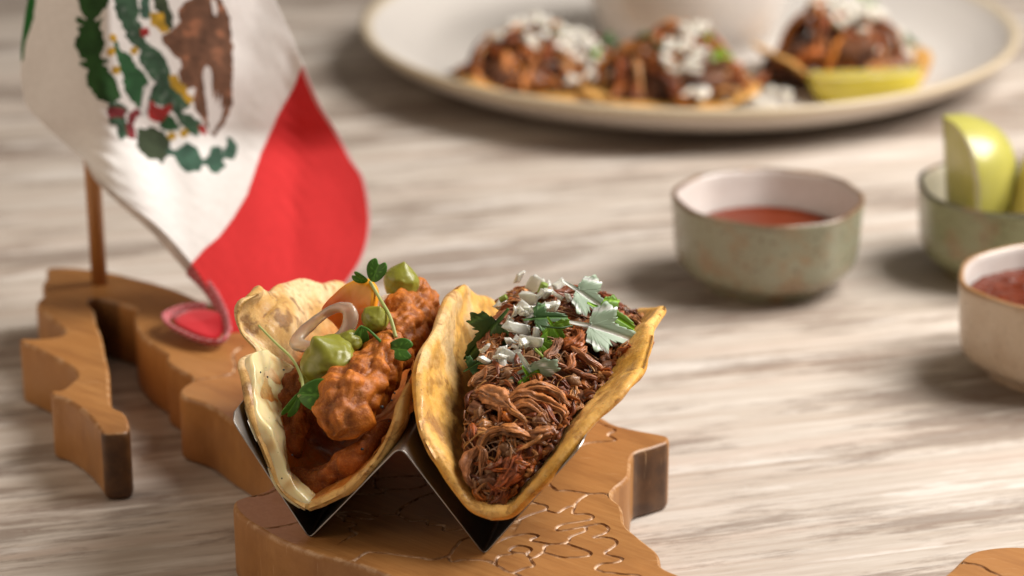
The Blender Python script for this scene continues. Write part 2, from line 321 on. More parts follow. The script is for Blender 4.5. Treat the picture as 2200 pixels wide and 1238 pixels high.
# x, y, z of the draped cloth, then the place on the print
FLAG_NET = [(-17.71,22.28,16.63,7.80,14.00), (-17.38,22.16,16.65,9.57,14.00), (-17.05,22.03,16.68,11.34,14.00), (-16.72,21.90,16.71,13.10,14.00), (-16.39,21.77,16.74,14.87,14.00), (-16.06,21.64,16.76,16.64,14.00), 
    (-15.74,21.52,16.79,18.41,14.00), (-15.41,21.39,16.82,20.18,14.00), (-15.08,21.26,16.85,21.94,14.00), (-14.78,21.28,16.84,23.71,14.00), (-14.51,21.43,16.81,25.48,14.00), (-14.23,21.58,16.78,27.25,14.00), 
    (-13.95,21.73,16.75,29.02,14.00), (-13.67,21.88,16.71,30.78,14.00), (-13.38,22.03,16.68,32.55,14.00), (-13.10,22.18,16.65,34.32,14.00), (-12.82,22.33,16.62,36.09,14.00), (-12.53,22.48,16.58,37.86,14.00), 
    (-12.24,22.63,16.55,39.62,14.00), (-11.95,22.75,16.52,41.39,14.00), (-11.66,22.86,16.50,43.16,14.00), (-11.37,22.99,16.47,44.93,14.00), (-11.08,23.14,16.44,46.70,14.00), (-10.79,23.31,16.40,48.46,14.00), 
    (-10.50,23.51,16.36,50.23,14.00), (-10.21,23.72,16.31,52.00,14.00), (-17.80,22.31,16.09,7.50,10.96), (-17.46,22.17,16.12,9.34,10.96), (-17.11,22.04,16.14,11.18,10.96), (-16.77,21.91,16.17,13.02,10.96), 
    (-16.43,21.77,16.20,14.86,10.96), (-16.08,21.64,16.23,16.70,10.96), (-15.74,21.51,16.26,18.54,10.96), (-15.40,21.37,16.29,20.38,10.96), (-15.06,21.24,16.32,22.22,10.96), (-14.76,21.31,16.31,24.06,10.96), 
    (-14.47,21.46,16.27,25.91,10.96), (-14.18,21.62,16.24,27.75,10.96), (-13.88,21.78,16.20,29.59,10.96), (-13.59,21.93,16.17,31.43,10.96), (-13.30,22.09,16.13,33.27,10.96), (-13.00,22.25,16.10,35.11,10.96), 
    (-12.70,22.40,16.06,36.95,10.96), (-12.40,22.56,16.03,38.79,10.96), (-12.10,22.70,16.00,40.63,10.96), (-11.80,22.82,15.97,42.47,10.96), (-11.49,22.96,15.94,44.32,10.96), (-11.19,23.12,15.90,46.16,10.96), 
    (-10.89,23.30,15.86,48.00,10.96), (-10.59,23.51,15.82,49.84,10.96), (-10.29,23.74,15.77,51.68,10.96), (-10.00,23.98,15.71,53.52,10.96), (-17.90,22.33,15.54,7.19,7.92), (-17.54,22.19,15.58,9.11,7.92), 
    (-17.18,22.05,15.61,11.02,7.92), (-16.82,21.91,15.64,12.93,7.92), (-16.46,21.77,15.67,14.85,7.92), (-16.11,21.64,15.70,16.76,7.92), (-15.75,21.50,15.73,18.68,7.92), (-15.40,21.36,15.76,20.59,7.92), 
    (-15.04,21.22,15.80,22.50,7.92), (-14.73,21.34,15.77,24.42,7.92), (-14.43,21.50,15.73,26.33,7.92), (-14.13,21.66,15.70,28.25,7.92), (-13.82,21.83,15.66,30.16,7.92), (-13.52,21.99,15.62,32.07,7.92), 
    (-13.21,22.15,15.58,33.99,7.92), (-12.90,22.31,15.55,35.90,7.92), (-12.59,22.48,15.51,37.82,7.92), (-12.28,22.64,15.47,39.73,7.92), (-11.96,22.77,15.44,41.64,7.92), (-11.64,22.92,15.41,43.56,7.92), 
    (-11.33,23.08,15.37,45.47,7.92), (-11.02,23.28,15.33,47.39,7.92), (-10.71,23.49,15.28,49.30,7.92), (-10.40,23.73,15.22,51.21,7.92), (-10.09,23.98,15.17,53.13,7.92), (-9.77,24.24,15.11,55.04,7.92), 
    (-18.01,22.35,15.00,6.81,4.88), (-17.63,22.21,15.03,8.80,4.88), (-17.26,22.07,15.07,10.80,4.88), (-16.88,21.92,15.10,12.79,4.88), (-16.51,21.78,15.13,14.78,4.88), (-16.14,21.64,15.17,16.77,4.88), 
    (-15.77,21.49,15.20,18.76,4.88), (-15.40,21.35,15.23,20.75,4.88), (-15.03,21.20,15.27,22.74,4.88), (-14.71,21.36,15.23,24.74,4.88), (-14.40,21.53,15.19,26.73,4.88), (-14.08,21.70,15.15,28.72,4.88), 
    (-13.76,21.87,15.11,30.71,4.88), (-13.44,22.04,15.07,32.70,4.88), (-13.12,22.21,15.03,34.69,4.88), (-12.80,22.38,14.99,36.68,4.88), (-12.47,22.55,14.95,38.68,4.88), (-12.15,22.71,14.92,40.67,4.88), 
    (-11.82,22.86,14.88,42.66,4.88), (-11.49,23.03,14.84,44.65,4.88), (-11.17,23.23,14.79,46.64,4.88), (-10.84,23.46,14.74,48.63,4.88), (-10.52,23.71,14.68,50.63,4.88), (-10.20,23.96,14.62,52.62,4.88), 
    (-9.87,24.22,14.56,54.61,4.88), (-9.54,24.42,14.51,56.60,4.88), (-18.14,22.39,14.45,6.31,1.83), (-17.75,22.24,14.48,8.38,1.83), (-17.36,22.09,14.52,10.46,1.83), (-16.97,21.94,14.56,12.54,1.83), 
    (-16.58,21.79,14.59,14.61,1.83), (-16.19,21.64,14.63,16.69,1.83), (-15.80,21.49,14.66,18.77,1.83), (-15.42,21.34,14.70,20.84,1.83), (-15.03,21.21,14.73,22.92,1.83), (-14.70,21.39,14.69,25.00,1.83), 
    (-14.37,21.56,14.65,27.07,1.83), (-14.04,21.74,14.60,29.15,1.83), (-13.71,21.92,14.56,31.23,1.83), (-13.37,22.09,14.52,33.30,1.83), (-13.04,22.27,14.48,35.38,1.83), (-12.70,22.45,14.43,37.46,1.83), 
    (-12.36,22.62,14.39,39.53,1.83), (-12.02,22.78,14.35,41.61,1.83), (-11.68,22.96,14.31,43.69,1.83), (-11.34,23.17,14.26,45.76,1.83), (-11.00,23.40,14.20,47.84,1.83), (-10.66,23.66,14.14,49.92,1.83), 
    (-10.32,23.92,14.08,51.99,1.83), (-9.98,24.17,14.02,54.07,1.83), (-9.63,24.38,13.97,56.14,1.83), (-9.28,24.54,13.93,58.22,1.83), (-18.28,22.43,13.89,5.80,-1.21), (-17.87,22.27,13.93,7.96,-1.21), 
    (-17.46,22.12,13.97,10.12,-1.21), (-17.05,21.96,14.01,12.27,-1.21), (-16.64,21.80,14.05,14.43,-1.21), (-16.24,21.65,14.09,16.59,-1.21), (-15.84,21.49,14.12,18.75,-1.21), (-15.43,21.34,14.16,20.91,-1.21), 
    (-15.04,21.22,14.19,23.07,-1.21), (-14.70,21.41,14.15,25.23,-1.21), (-14.35,21.59,14.10,27.38,-1.21), (-14.01,21.77,14.06,29.54,-1.21), (-13.66,21.96,14.01,31.70,-1.21), (-13.31,22.14,13.96,33.86,-1.21), 
    (-12.96,22.32,13.92,36.02,-1.21), (-12.61,22.51,13.87,38.18,-1.21), (-12.25,22.69,13.83,40.34,-1.21), (-11.90,22.87,13.79,42.49,-1.21), (-11.55,23.08,13.73,44.65,-1.21), (-11.19,23.32,13.68,46.81,-1.21), 
    (-10.84,23.57,13.61,48.97,-1.21), (-10.49,23.84,13.55,51.13,-1.21), (-10.13,24.10,13.48,53.29,-1.21), (-9.77,24.32,13.43,55.45,-1.21), (-9.40,24.47,13.39,57.60,-1.21), (-9.03,24.59,13.36,59.76,-1.21), 
    (-18.41,22.46,13.34,5.29,-4.25), (-17.99,22.30,13.38,7.53,-4.25), (-17.56,22.14,13.42,9.76,-4.25), (-17.14,21.98,13.46,12.00,-4.25), (-16.72,21.82,13.50,14.23,-4.25), (-16.30,21.66,13.54,16.47,-4.25), 
    (-15.88,21.50,13.58,18.71,-4.25), (-15.46,21.33,13.62,20.94,-4.25), (-15.06,21.23,13.65,23.18,-4.25), (-14.70,21.42,13.60,25.41,-4.25), (-14.34,21.61,13.55,27.65,-4.25), (-13.98,21.80,13.51,29.88,-4.25), 
    (-13.62,21.99,13.46,32.12,-4.25), (-13.26,22.18,13.41,34.36,-4.25), (-12.89,22.37,13.36,36.59,-4.25), (-12.53,22.56,13.31,38.83,-4.25), (-12.16,22.75,13.27,41.06,-4.25), (-11.79,22.96,13.21,43.30,-4.25), 
    (-11.43,23.20,13.15,45.53,-4.25), (-11.06,23.46,13.09,47.77,-4.25), (-10.70,23.73,13.02,50.00,-4.25), (-10.33,23.99,12.95,52.24,-4.25), (-9.96,24.22,12.89,54.48,-4.25), (-9.57,24.38,12.85,56.71,-4.25), 
    (-9.18,24.50,12.82,58.95,-4.25), (-8.79,24.59,12.80,61.18,-4.25), (-18.53,22.49,12.78,4.87,-7.29), (-18.09,22.33,12.82,7.18,-7.29), (-17.65,22.16,12.87,9.48,-7.29), (-17.21,22.00,12.91,11.79,-7.29), 
    (-16.78,21.83,12.95,14.09,-7.29), (-16.34,21.66,13.00,16.40,-7.29), (-15.91,21.50,13.04,18.71,-7.29), (-15.48,21.33,13.08,21.01,-7.29), (-15.07,21.24,13.10,23.32,-7.29), (-14.70,21.44,13.05,25.62,-7.29), 
    (-14.33,21.64,13.00,27.93,-7.29), (-13.96,21.83,12.95,30.23,-7.29), (-13.58,22.03,12.90,32.54,-7.29), (-13.21,22.22,12.85,34.85,-7.29), (-12.83,22.42,12.80,37.15,-7.29), (-12.45,22.62,12.75,39.46,-7.29), 
    (-12.07,22.82,12.70,41.76,-7.29), (-11.69,23.06,12.64,44.07,-7.29), (-11.32,23.32,12.57,46.38,-7.29), (-10.94,23.59,12.50,48.68,-7.29), (-10.56,23.85,12.43,50.99,-7.29), (-10.17,24.09,12.37,53.29,-7.29), 
    (-9.78,24.27,12.32,55.60,-7.29), (-9.38,24.39,12.29,57.90,-7.29), (-8.97,24.48,12.27,60.21,-7.29), (-8.56,24.57,12.25,62.52,-7.29), (-18.63,22.52,12.22,4.57,-10.33), (-18.18,22.35,12.27,6.93,-10.33), 
    (-17.72,22.17,12.31,9.30,-10.33), (-17.27,22.00,12.36,11.67,-10.33), (-16.83,21.83,12.40,14.03,-10.33), (-16.38,21.66,12.45,16.40,-10.33), (-15.93,21.49,12.49,18.77,-10.33), (-15.49,21.32,12.54,21.13,-10.33), 
    (-15.07,21.26,12.56,23.50,-10.33), (-14.69,21.46,12.50,25.87,-10.33), (-14.31,21.66,12.45,28.23,-10.33), (-13.93,21.86,12.40,30.60,-10.33), (-13.54,22.06,12.34,32.97,-10.33), (-13.16,22.27,12.29,35.33,-10.33), 
    (-12.77,22.47,12.24,37.70,-10.33), (-12.38,22.67,12.18,40.07,-10.33), (-11.99,22.90,12.12,42.43,-10.33), (-11.60,23.15,12.05,44.80,-10.33), (-11.22,23.43,11.98,47.17,-10.33), (-10.82,23.69,11.91,49.53,-10.33), 
    (-10.43,23.94,11.85,51.90,-10.33), (-10.03,24.14,11.79,54.27,-10.33), (-9.61,24.27,11.76,56.63,-10.33), (-9.20,24.37,11.73,59.00,-10.33), (-8.78,24.45,11.71,61.37,-10.33), (-8.35,24.46,11.71,63.73,-10.33), 
    (-18.67,22.52,11.67,4.53,-13.37), (-18.21,22.34,11.72,6.95,-13.37), (-17.75,22.17,11.76,9.37,-13.37), (-17.29,22.00,11.81,11.78,-13.37), (-16.83,21.82,11.86,14.20,-13.37), (-16.37,21.65,11.90,16.62,-13.37), 
    (-15.92,21.47,11.95,19.03,-13.37), (-15.46,21.30,12.00,21.45,-13.37), (-15.04,21.29,12.00,23.87,-13.37), (-14.65,21.50,11.95,26.28,-13.37), (-14.26,21.70,11.89,28.70,-13.37), (-13.87,21.91,11.83,31.12,-13.37), 
    (-13.48,22.11,11.78,33.53,-13.37), (-13.08,22.32,11.72,35.95,-13.37), (-12.68,22.52,11.67,38.37,-13.37), (-12.29,22.74,11.61,40.78,-13.37), (-11.89,22.99,11.54,43.20,-13.37), (-11.49,23.26,11.47,45.62,-13.37), 
    (-11.10,23.53,11.39,48.03,-13.37), (-10.69,23.78,11.33,50.45,-13.37), (-10.28,23.99,11.27,52.87,-13.37), (-9.87,24.15,11.23,55.28,-13.37), (-9.44,24.25,11.20,57.70,-13.37), (-9.01,24.33,11.18,60.12,-13.37), 
    (-8.58,24.42,11.15,62.53,-13.37), (-8.14,24.31,11.18,64.95,-13.37), (-18.71,22.52,11.11,4.58,-16.41), (-18.23,22.34,11.16,7.04,-16.41), (-17.76,22.16,11.21,9.50,-16.41), (-17.29,21.98,11.26,11.97,-16.41), 
    (-16.82,21.80,11.31,14.43,-16.41), (-16.36,21.63,11.36,16.89,-16.41), (-15.89,21.45,11.41,19.36,-16.41), (-15.43,21.27,11.46,21.82,-16.41), (-15.01,21.33,11.44,24.29,-16.41), (-14.61,21.54,11.38,26.75,-16.41), 
    (-14.21,21.75,11.33,29.21,-16.41), (-13.81,21.95,11.27,31.68,-16.41), (-13.41,22.16,11.21,34.14,-16.41), (-13.00,22.37,11.15,36.60,-16.41), (-12.60,22.58,11.09,39.07,-16.41), (-12.19,22.82,11.03,41.53,-16.41), 
    (-11.79,23.09,10.95,43.99,-16.41), (-11.38,23.36,10.88,46.46,-16.41), (-10.97,23.62,10.81,48.92,-16.41), (-10.55,23.84,10.75,51.38,-16.41), (-10.13,24.01,10.70,53.85,-16.41), (-9.70,24.12,10.67,56.31,-16.41), 
    (-9.26,24.21,10.64,58.77,-16.41), (-8.83,24.30,10.62,61.24,-16.41), (-8.38,24.34,10.61,63.70,-16.41), (-7.92,24.19,10.65,66.17,-16.41), (-18.67,22.49,10.56,4.95,-19.46), (-18.19,22.31,10.61,7.45,-19.46), 
    (-17.71,22.13,10.66,9.95,-19.46), (-17.24,21.95,10.71,12.45,-19.46), (-16.76,21.77,10.77,14.95,-19.46), (-16.29,21.59,10.82,17.45,-19.46), (-15.81,21.41,10.87,19.95,-19.46), (-15.34,21.23,10.92,22.45,-19.46), 
    (-14.93,21.38,10.87,24.95,-19.46), (-14.53,21.59,10.81,27.45,-19.46), (-14.12,21.81,10.75,29.95,-19.46), (-13.71,22.02,10.69,32.45,-19.46), (-13.30,22.23,10.63,34.94,-19.46), (-12.89,22.44,10.57,37.44,-19.46), 
    (-12.48,22.66,10.51,39.94,-19.46), (-12.07,22.92,10.44,42.44,-19.46), (-11.66,23.20,10.36,44.94,-19.46), (-11.24,23.46,10.29,47.44,-19.46), (-10.82,23.69,10.22,49.94,-19.46), (-10.39,23.87,10.17,52.44,-19.46), 
    (-9.95,24.00,10.13,54.94,-19.46), (-9.51,24.09,10.11,57.44,-19.46), (-9.07,24.18,10.08,59.94,-19.46), (-8.63,24.30,10.05,62.44,-19.46), (-8.17,24.23,10.07,64.94,-19.46), (-7.70,24.11,10.10,67.44,-19.46), 
    (-18.57,22.44,10.01,5.68,-22.50), (-18.09,22.25,10.07,8.20,-22.50), (-17.60,22.07,10.12,10.73,-22.50), (-17.12,21.89,10.17,13.25,-22.50), (-16.64,21.71,10.23,15.78,-22.50), (-16.16,21.53,10.28,18.30,-22.50), 
    (-15.68,21.34,10.33,20.82,-22.50), (-15.22,21.25,10.36,23.35,-22.50), (-14.81,21.46,10.30,25.87,-22.50), (-14.40,21.68,10.24,28.39,-22.50), (-13.99,21.89,10.17,30.92,-22.50), (-13.58,22.10,10.11,33.44,-22.50), 
    (-13.16,22.32,10.05,35.97,-22.50), (-12.74,22.53,9.99,38.49,-22.50), (-12.33,22.77,9.92,41.01,-22.50), (-11.91,23.05,9.84,43.54,-22.50), (-11.49,23.31,9.76,46.06,-22.50), (-11.07,23.55,9.69,48.59,-22.50), 
    (-10.64,23.73,9.64,51.11,-22.50), (-10.20,23.87,9.60,53.63,-22.50), (-9.75,23.96,9.57,56.16,-22.50), (-9.30,24.06,9.54,58.68,-22.50), (-8.86,24.18,9.51,61.21,-22.50), (-8.41,24.26,9.49,63.73,-22.50), 
    (-7.94,24.16,9.52,66.25,-22.50), (-7.47,24.09,9.54,68.78,-22.50), (-18.10,22.24,9.51,8.34,-25.54), (-17.62,22.07,9.56,10.83,-25.54), (-17.14,21.90,9.61,13.32,-25.54), (-16.67,21.72,9.66,15.81,-25.54), 
    (-16.19,21.53,9.72,18.30,-25.54), (-15.72,21.34,9.78,20.80,-25.54), (-15.26,21.23,9.81,23.29,-25.54), (-14.86,21.44,9.75,25.78,-25.54), (-14.45,21.66,9.68,28.27,-25.54), (-14.05,21.88,9.62,30.76,-25.54), 
    (-13.64,22.10,9.55,33.26,-25.54), (-13.23,22.31,9.49,35.75,-25.54), (-12.81,22.52,9.43,38.24,-25.54), (-12.40,22.74,9.36,40.73,-25.54), (-11.99,23.01,9.28,43.22,-25.54), (-11.58,23.26,9.21,45.71,-25.54), 
    (-11.15,23.48,9.14,48.21,-25.54), (-10.73,23.66,9.09,50.70,-25.54), (-10.29,23.78,9.05,53.19,-25.54), (-9.85,23.87,9.03,55.68,-25.54), (-9.41,23.98,8.99,58.17,-25.54), (-8.97,24.11,8.96,60.66,-25.54), 
    (-8.53,24.25,8.91,63.16,-25.54), (-8.07,24.19,8.93,65.65,-25.54), (-7.61,24.14,8.95,68.14,-25.54), (-7.16,24.12,8.95,70.63,-25.54), (-17.56,22.07,9.00,11.38,-28.58), (-17.10,21.94,9.03,13.83,-28.58), 
    (-16.63,21.77,9.09,16.28,-28.58), (-16.16,21.55,9.15,18.72,-28.58), (-15.68,21.30,9.23,21.17,-28.58), (-15.23,21.19,9.26,23.62,-28.58), (-14.83,21.37,9.21,26.07,-28.58), (-14.43,21.61,9.14,28.52,-28.58), 
    (-14.04,21.88,9.05,30.97,-28.58), (-13.65,22.15,8.97,33.41,-28.58), (-13.24,22.36,8.91,35.86,-28.58), (-12.83,22.55,8.85,38.31,-28.58), (-12.42,22.75,8.79,40.76,-28.58), (-12.02,23.00,8.71,43.21,-28.58), 
    (-11.61,23.24,8.64,45.66,-28.58), (-11.19,23.44,8.58,48.10,-28.58), (-10.77,23.60,8.53,50.55,-28.58), (-10.34,23.71,8.50,53.00,-28.58), (-9.90,23.80,8.47,55.45,-28.58), (-9.47,23.91,8.44,57.90,-28.58), 
    (-9.04,24.06,8.39,60.35,-28.58), (-8.61,24.25,8.34,62.79,-28.58), (-8.16,24.22,8.35,65.24,-28.58), (-7.71,24.19,8.36,67.69,-28.58), (-7.27,24.19,8.36,70.14,-28.58), (-6.82,24.20,8.35,72.59,-28.58), 
    (-16.95,21.75,8.53,14.68,-31.62), (-16.50,21.61,8.57,17.07,-31.62), (-16.03,21.37,8.65,19.46,-31.62), (-15.56,21.09,8.73,21.84,-31.62), (-15.12,21.02,8.76,24.23,-31.62), (-14.72,21.15,8.71,26.62,-31.62), 
    (-14.34,21.38,8.64,29.01,-31.62), (-13.97,21.69,8.55,31.39,-31.62), (-13.59,21.99,8.46,33.78,-31.62), (-13.20,22.22,8.39,36.17,-31.62), (-12.79,22.39,8.33,38.56,-31.62), (-12.39,22.56,8.28,40.95,-31.62), 
    (-11.99,22.79,8.21,43.33,-31.62), (-11.59,23.00,8.14,45.72,-31.62), (-11.18,23.18,8.09,48.11,-31.62), (-10.77,23.31,8.05,50.50,-31.62), (-10.35,23.41,8.02,52.88,-31.62), (-9.92,23.49,7.99,55.27,-31.62), 
    (-9.50,23.62,7.95,57.66,-31.62), (-9.09,23.78,7.90,60.05,-31.62), (-8.67,23.98,7.84,62.44,-31.62), (-8.24,24.02,7.83,64.82,-31.62), (-7.80,24.01,7.83,67.21,-31.62), (-7.37,24.02,7.83,69.60,-31.62), 
    (-6.93,24.04,7.82,71.99,-31.62), (-6.50,24.06,7.82,74.38,-31.62), (-16.26,21.23,8.13,18.21,-34.66), (-15.81,21.00,8.20,20.52,-34.66), (-15.35,20.70,8.29,22.83,-34.66), (-14.94,20.72,8.29,25.15,-34.66), 
    (-14.55,20.82,8.26,27.46,-34.66), (-14.18,21.02,8.19,29.77,-34.66), (-13.82,21.35,8.09,32.08,-34.66), (-13.46,21.66,7.99,34.39,-34.66), (-13.08,21.89,7.92,36.71,-34.66), (-12.69,22.05,7.87,39.02,-34.66), 
    (-12.30,22.20,7.82,41.33,-34.66), (-11.91,22.40,7.76,43.64,-34.66), (-11.52,22.58,7.70,45.96,-34.66), (-11.12,22.72,7.66,48.27,-34.66), (-10.72,22.84,7.62,50.58,-34.66), (-10.31,22.93,7.59,52.89,-34.66), 
    (-9.90,23.01,7.57,55.21,-34.66), (-9.50,23.15,7.52,57.52,-34.66), (-9.10,23.32,7.47,59.83,-34.66), (-8.70,23.52,7.41,62.14,-34.66), (-8.29,23.61,7.38,64.46,-34.66), (-7.87,23.61,7.38,66.77,-34.66), 
    (-7.45,23.63,7.37,69.08,-34.66), (-7.03,23.66,7.36,71.39,-34.66), (-6.61,23.68,7.35,73.71,-34.66), (-6.19,23.69,7.35,76.02,-34.66), (-15.72,20.72,7.73,20.92,-37.70), (-15.27,20.47,7.81,23.20,-37.70), 
    (-14.87,20.43,7.82,25.49,-37.70), (-14.47,20.46,7.81,27.77,-37.70), (-14.09,20.62,7.76,30.06,-37.70), (-13.74,20.94,7.66,32.34,-37.70), (-13.38,21.27,7.55,34.63,-37.70), (-13.02,21.52,7.47,36.92,-37.70), 
    (-12.63,21.68,7.42,39.20,-37.70), (-12.24,21.81,7.38,41.49,-37.70), (-11.86,21.98,7.32,43.77,-37.70), (-11.47,22.14,7.27,46.06,-37.70), (-11.07,22.27,7.23,48.34,-37.70), (-10.68,22.37,7.20,50.63,-37.70), 
    (-10.27,22.46,7.17,52.91,-37.70), (-9.87,22.55,7.14,55.20,-37.70), (-9.48,22.70,7.09,57.48,-37.70), (-9.08,22.87,7.03,59.77,-37.70), (-8.69,23.08,6.97,62.06,-37.70), (-8.29,23.20,6.93,64.34,-37.70), 
    (-7.87,23.22,6.92,66.63,-37.70), (-7.46,23.24,6.91,68.91,-37.70), (-7.05,23.27,6.90,71.20,-37.70), (-6.63,23.29,6.90,73.48,-37.70), (-6.22,23.30,6.90,75.77,-37.70), (-5.80,23.28,6.90,78.05,-37.70), 
    (-15.12,20.23,7.32,23.99,-40.74), (-14.73,20.17,7.34,26.19,-40.74), (-14.34,20.16,7.35,28.39,-40.74), (-13.97,20.29,7.30,30.60,-40.74), (-13.63,20.57,7.21,32.80,-40.74), (-13.29,20.88,7.11,35.00,-40.74), 
    (-12.94,21.14,7.03,37.20,-40.74), (-12.57,21.30,6.97,39.40,-40.74), (-12.19,21.41,6.93,41.60,-40.74), (-11.82,21.56,6.89,43.80,-40.74), (-11.45,21.70,6.84,46.00,-40.74), (-11.07,21.81,6.81,48.20,-40.74), 
    (-10.68,21.90,6.77,50.40,-40.74), (-10.30,21.99,6.75,52.60,-40.74), (-9.91,22.08,6.72,54.80,-40.74), (-9.54,22.22,6.67,57.00,-40.74), (-9.16,22.40,6.61,59.20,-40.74), (-8.78,22.60,6.55,61.40,-40.74), 
    (-8.40,22.76,6.49,63.60,-40.74), (-8.00,22.80,6.48,65.80,-40.74), (-7.61,22.83,6.47,68.00,-40.74), (-7.21,22.86,6.46,70.20,-40.74), (-6.81,22.89,6.45,72.40,-40.74), (-6.42,22.89,6.45,74.60,-40.74), 
    (-6.02,22.87,6.45,76.80,-40.74), (-5.62,22.83,6.47,79.00,-40.74), (-14.50,19.91,6.87,27.41,-43.79), (-14.14,19.91,6.87,29.49,-43.79), (-13.79,20.05,6.82,31.57,-43.79), (-13.47,20.29,6.74,33.65,-43.79), 
    (-13.14,20.55,6.65,35.73,-43.79), (-12.80,20.77,6.58,37.81,-43.79), (-12.45,20.92,6.53,39.90,-43.79), (-12.10,21.03,6.49,41.98,-43.79), (-11.75,21.16,6.45,44.06,-43.79), (-11.39,21.27,6.41,46.14,-43.79), 
    (-11.03,21.36,6.38,48.22,-43.79), (-10.67,21.45,6.35,50.30,-43.79), (-10.31,21.53,6.32,52.39,-43.79), (-9.94,21.63,6.29,54.47,-43.79), (-9.59,21.76,6.25,56.55,-43.79), (-9.23,21.93,6.19,58.63,-43.79), 
    (-8.87,22.11,6.13,60.71,-43.79), (-8.52,22.31,6.06,62.79,-43.79), (-8.15,22.37,6.04,64.88,-43.79), (-7.78,22.41,6.03,66.96,-43.79), (-7.40,22.44,6.02,69.04,-43.79), (-7.03,22.46,6.01,71.12,-43.79), 
    (-6.65,22.47,6.01,73.20,-43.79), (-6.28,22.46,6.01,75.28,-43.79), (-5.90,22.43,6.02,77.37,-43.79), (-5.52,22.39,6.03,79.45,-43.79), (-13.82,19.71,6.37,31.30,-46.83), (-13.50,19.87,6.32,33.23,-46.83), 
    (-13.19,20.07,6.25,35.17,-46.83), (-12.88,20.28,6.17,37.10,-46.83), (-12.57,20.45,6.12,39.03,-46.83), (-12.24,20.57,6.08,40.97,-46.83), (-11.91,20.67,6.04,42.90,-46.83), (-11.58,20.77,6.01,44.83,-46.83), 
    (-11.25,20.86,5.98,46.77,-46.83), (-10.92,20.95,5.95,48.70,-46.83), (-10.58,21.03,5.92,50.63,-46.83), (-10.25,21.11,5.89,52.56,-46.83), (-9.91,21.21,5.86,54.50,-46.83), (-9.58,21.34,5.82,56.43,-46.83), 
    (-9.25,21.49,5.76,58.36,-46.83), (-8.92,21.66,5.71,60.30,-46.83), (-8.59,21.83,5.65,62.23,-46.83), (-8.25,21.94,5.61,64.16,-46.83), (-7.91,21.97,5.60,66.10,-46.83), (-7.56,22.00,5.59,68.03,-46.83), 
    (-7.22,22.02,5.58,69.96,-46.83), (-6.87,22.04,5.58,71.90,-46.83), (-6.52,22.03,5.58,73.83,-46.83), (-6.17,22.02,5.58,75.76,-46.83), (-5.82,21.98,5.60,77.70,-46.83), (-5.47,21.95,5.61,79.63,-46.83), 
    (-13.23,19.65,5.83,34.76,-49.87), (-12.94,19.82,5.77,36.55,-49.87), (-12.65,19.99,5.71,38.34,-49.87), (-12.35,20.12,5.66,40.13,-49.87), (-12.05,20.21,5.63,41.92,-49.87), (-11.74,20.30,5.60,43.70,-49.87), 
    (-11.44,20.38,5.57,45.49,-49.87), (-11.13,20.46,5.54,47.28,-49.87), (-10.82,20.53,5.52,49.07,-49.87), (-10.51,20.61,5.49,50.86,-49.87), (-10.21,20.69,5.46,52.64,-49.87), (-9.90,20.79,5.43,54.43,-49.87), 
    (-9.59,20.91,5.39,56.22,-49.87), (-9.29,21.05,5.34,58.01,-49.87), (-8.98,21.19,5.29,59.80,-49.87), (-8.68,21.34,5.24,61.58,-49.87), (-8.37,21.47,5.19,63.37,-49.87), (-8.05,21.52,5.18,65.16,-49.87), 
    (-7.74,21.55,5.17,66.95,-49.87), (-7.42,21.57,5.16,68.74,-49.87), (-7.10,21.59,5.15,70.53,-49.87), (-6.78,21.59,5.15,72.31,-49.87), (-6.45,21.58,5.15,74.10,-49.87), (-6.13,21.56,5.16,75.89,-49.87), 
    (-5.81,21.53,5.17,77.68,-49.87), (-5.48,21.50,5.18,79.47,-49.87), (-12.71,19.54,5.30,37.76,-52.91), (-12.44,19.66,5.25,39.41,-52.91), (-12.17,19.77,5.22,41.05,-52.91), (-11.89,19.84,5.19,42.69,-52.91), 
    (-11.61,19.92,5.16,44.34,-52.91), (-11.32,19.98,5.14,45.98,-52.91), (-11.04,20.05,5.12,47.62,-52.91), (-10.76,20.12,5.09,49.26,-52.91), (-10.48,20.19,5.07,50.91,-52.91), (-10.20,20.27,5.04,52.55,-52.91), 
    (-9.91,20.36,5.01,54.19,-52.91), (-9.63,20.47,4.97,55.84,-52.91), (-9.36,20.59,4.93,57.48,-52.91), (-9.08,20.71,4.88,59.12,-52.91), (-8.80,20.84,4.84,60.76,-52.91), (-8.51,20.97,4.79,62.41,-52.91), 
    (-8.23,21.05,4.76,64.05,-52.91), (-7.94,21.08,4.75,65.69,-52.91), (-7.64,21.10,4.74,67.34,-52.91), (-7.35,21.12,4.74,68.98,-52.91), (-7.06,21.13,4.73,70.62,-52.91), (-6.76,21.13,4.73,72.26,-52.91), 
    (-6.47,21.13,4.74,73.91,-52.91), (-6.17,21.11,4.74,75.55,-52.91), (-5.88,21.09,4.75,77.19,-52.91), (-5.58,21.05,4.76,78.84,-52.91), (-12.26,19.32,4.81,40.32,-55.95), (-12.01,19.40,4.78,41.81,-55.95), 
    (-11.75,19.46,4.76,43.30,-55.95), (-11.50,19.52,4.73,44.80,-55.95), (-11.24,19.58,4.71,46.29,-55.95), (-10.99,19.64,4.69,47.78,-55.95), (-10.73,19.71,4.67,49.27,-55.95), (-10.48,19.77,4.64,50.76,-55.95), 
    (-10.22,19.84,4.62,52.26,-55.95), (-9.97,19.92,4.59,53.75,-55.95), (-9.71,20.01,4.56,55.24,-55.95), (-9.46,20.12,4.52,56.73,-55.95), (-9.20,20.22,4.48,58.22,-55.95), (-8.95,20.33,4.44,59.72,-55.95), 
    (-8.69,20.43,4.41,61.21,-55.95), (-8.44,20.54,4.37,62.70,-55.95), (-8.18,20.59,4.35,64.19,-55.95), (-7.91,20.62,4.34,65.68,-55.95), (-7.65,20.64,4.33,67.18,-55.95), (-7.38,20.66,4.33,68.67,-55.95), 
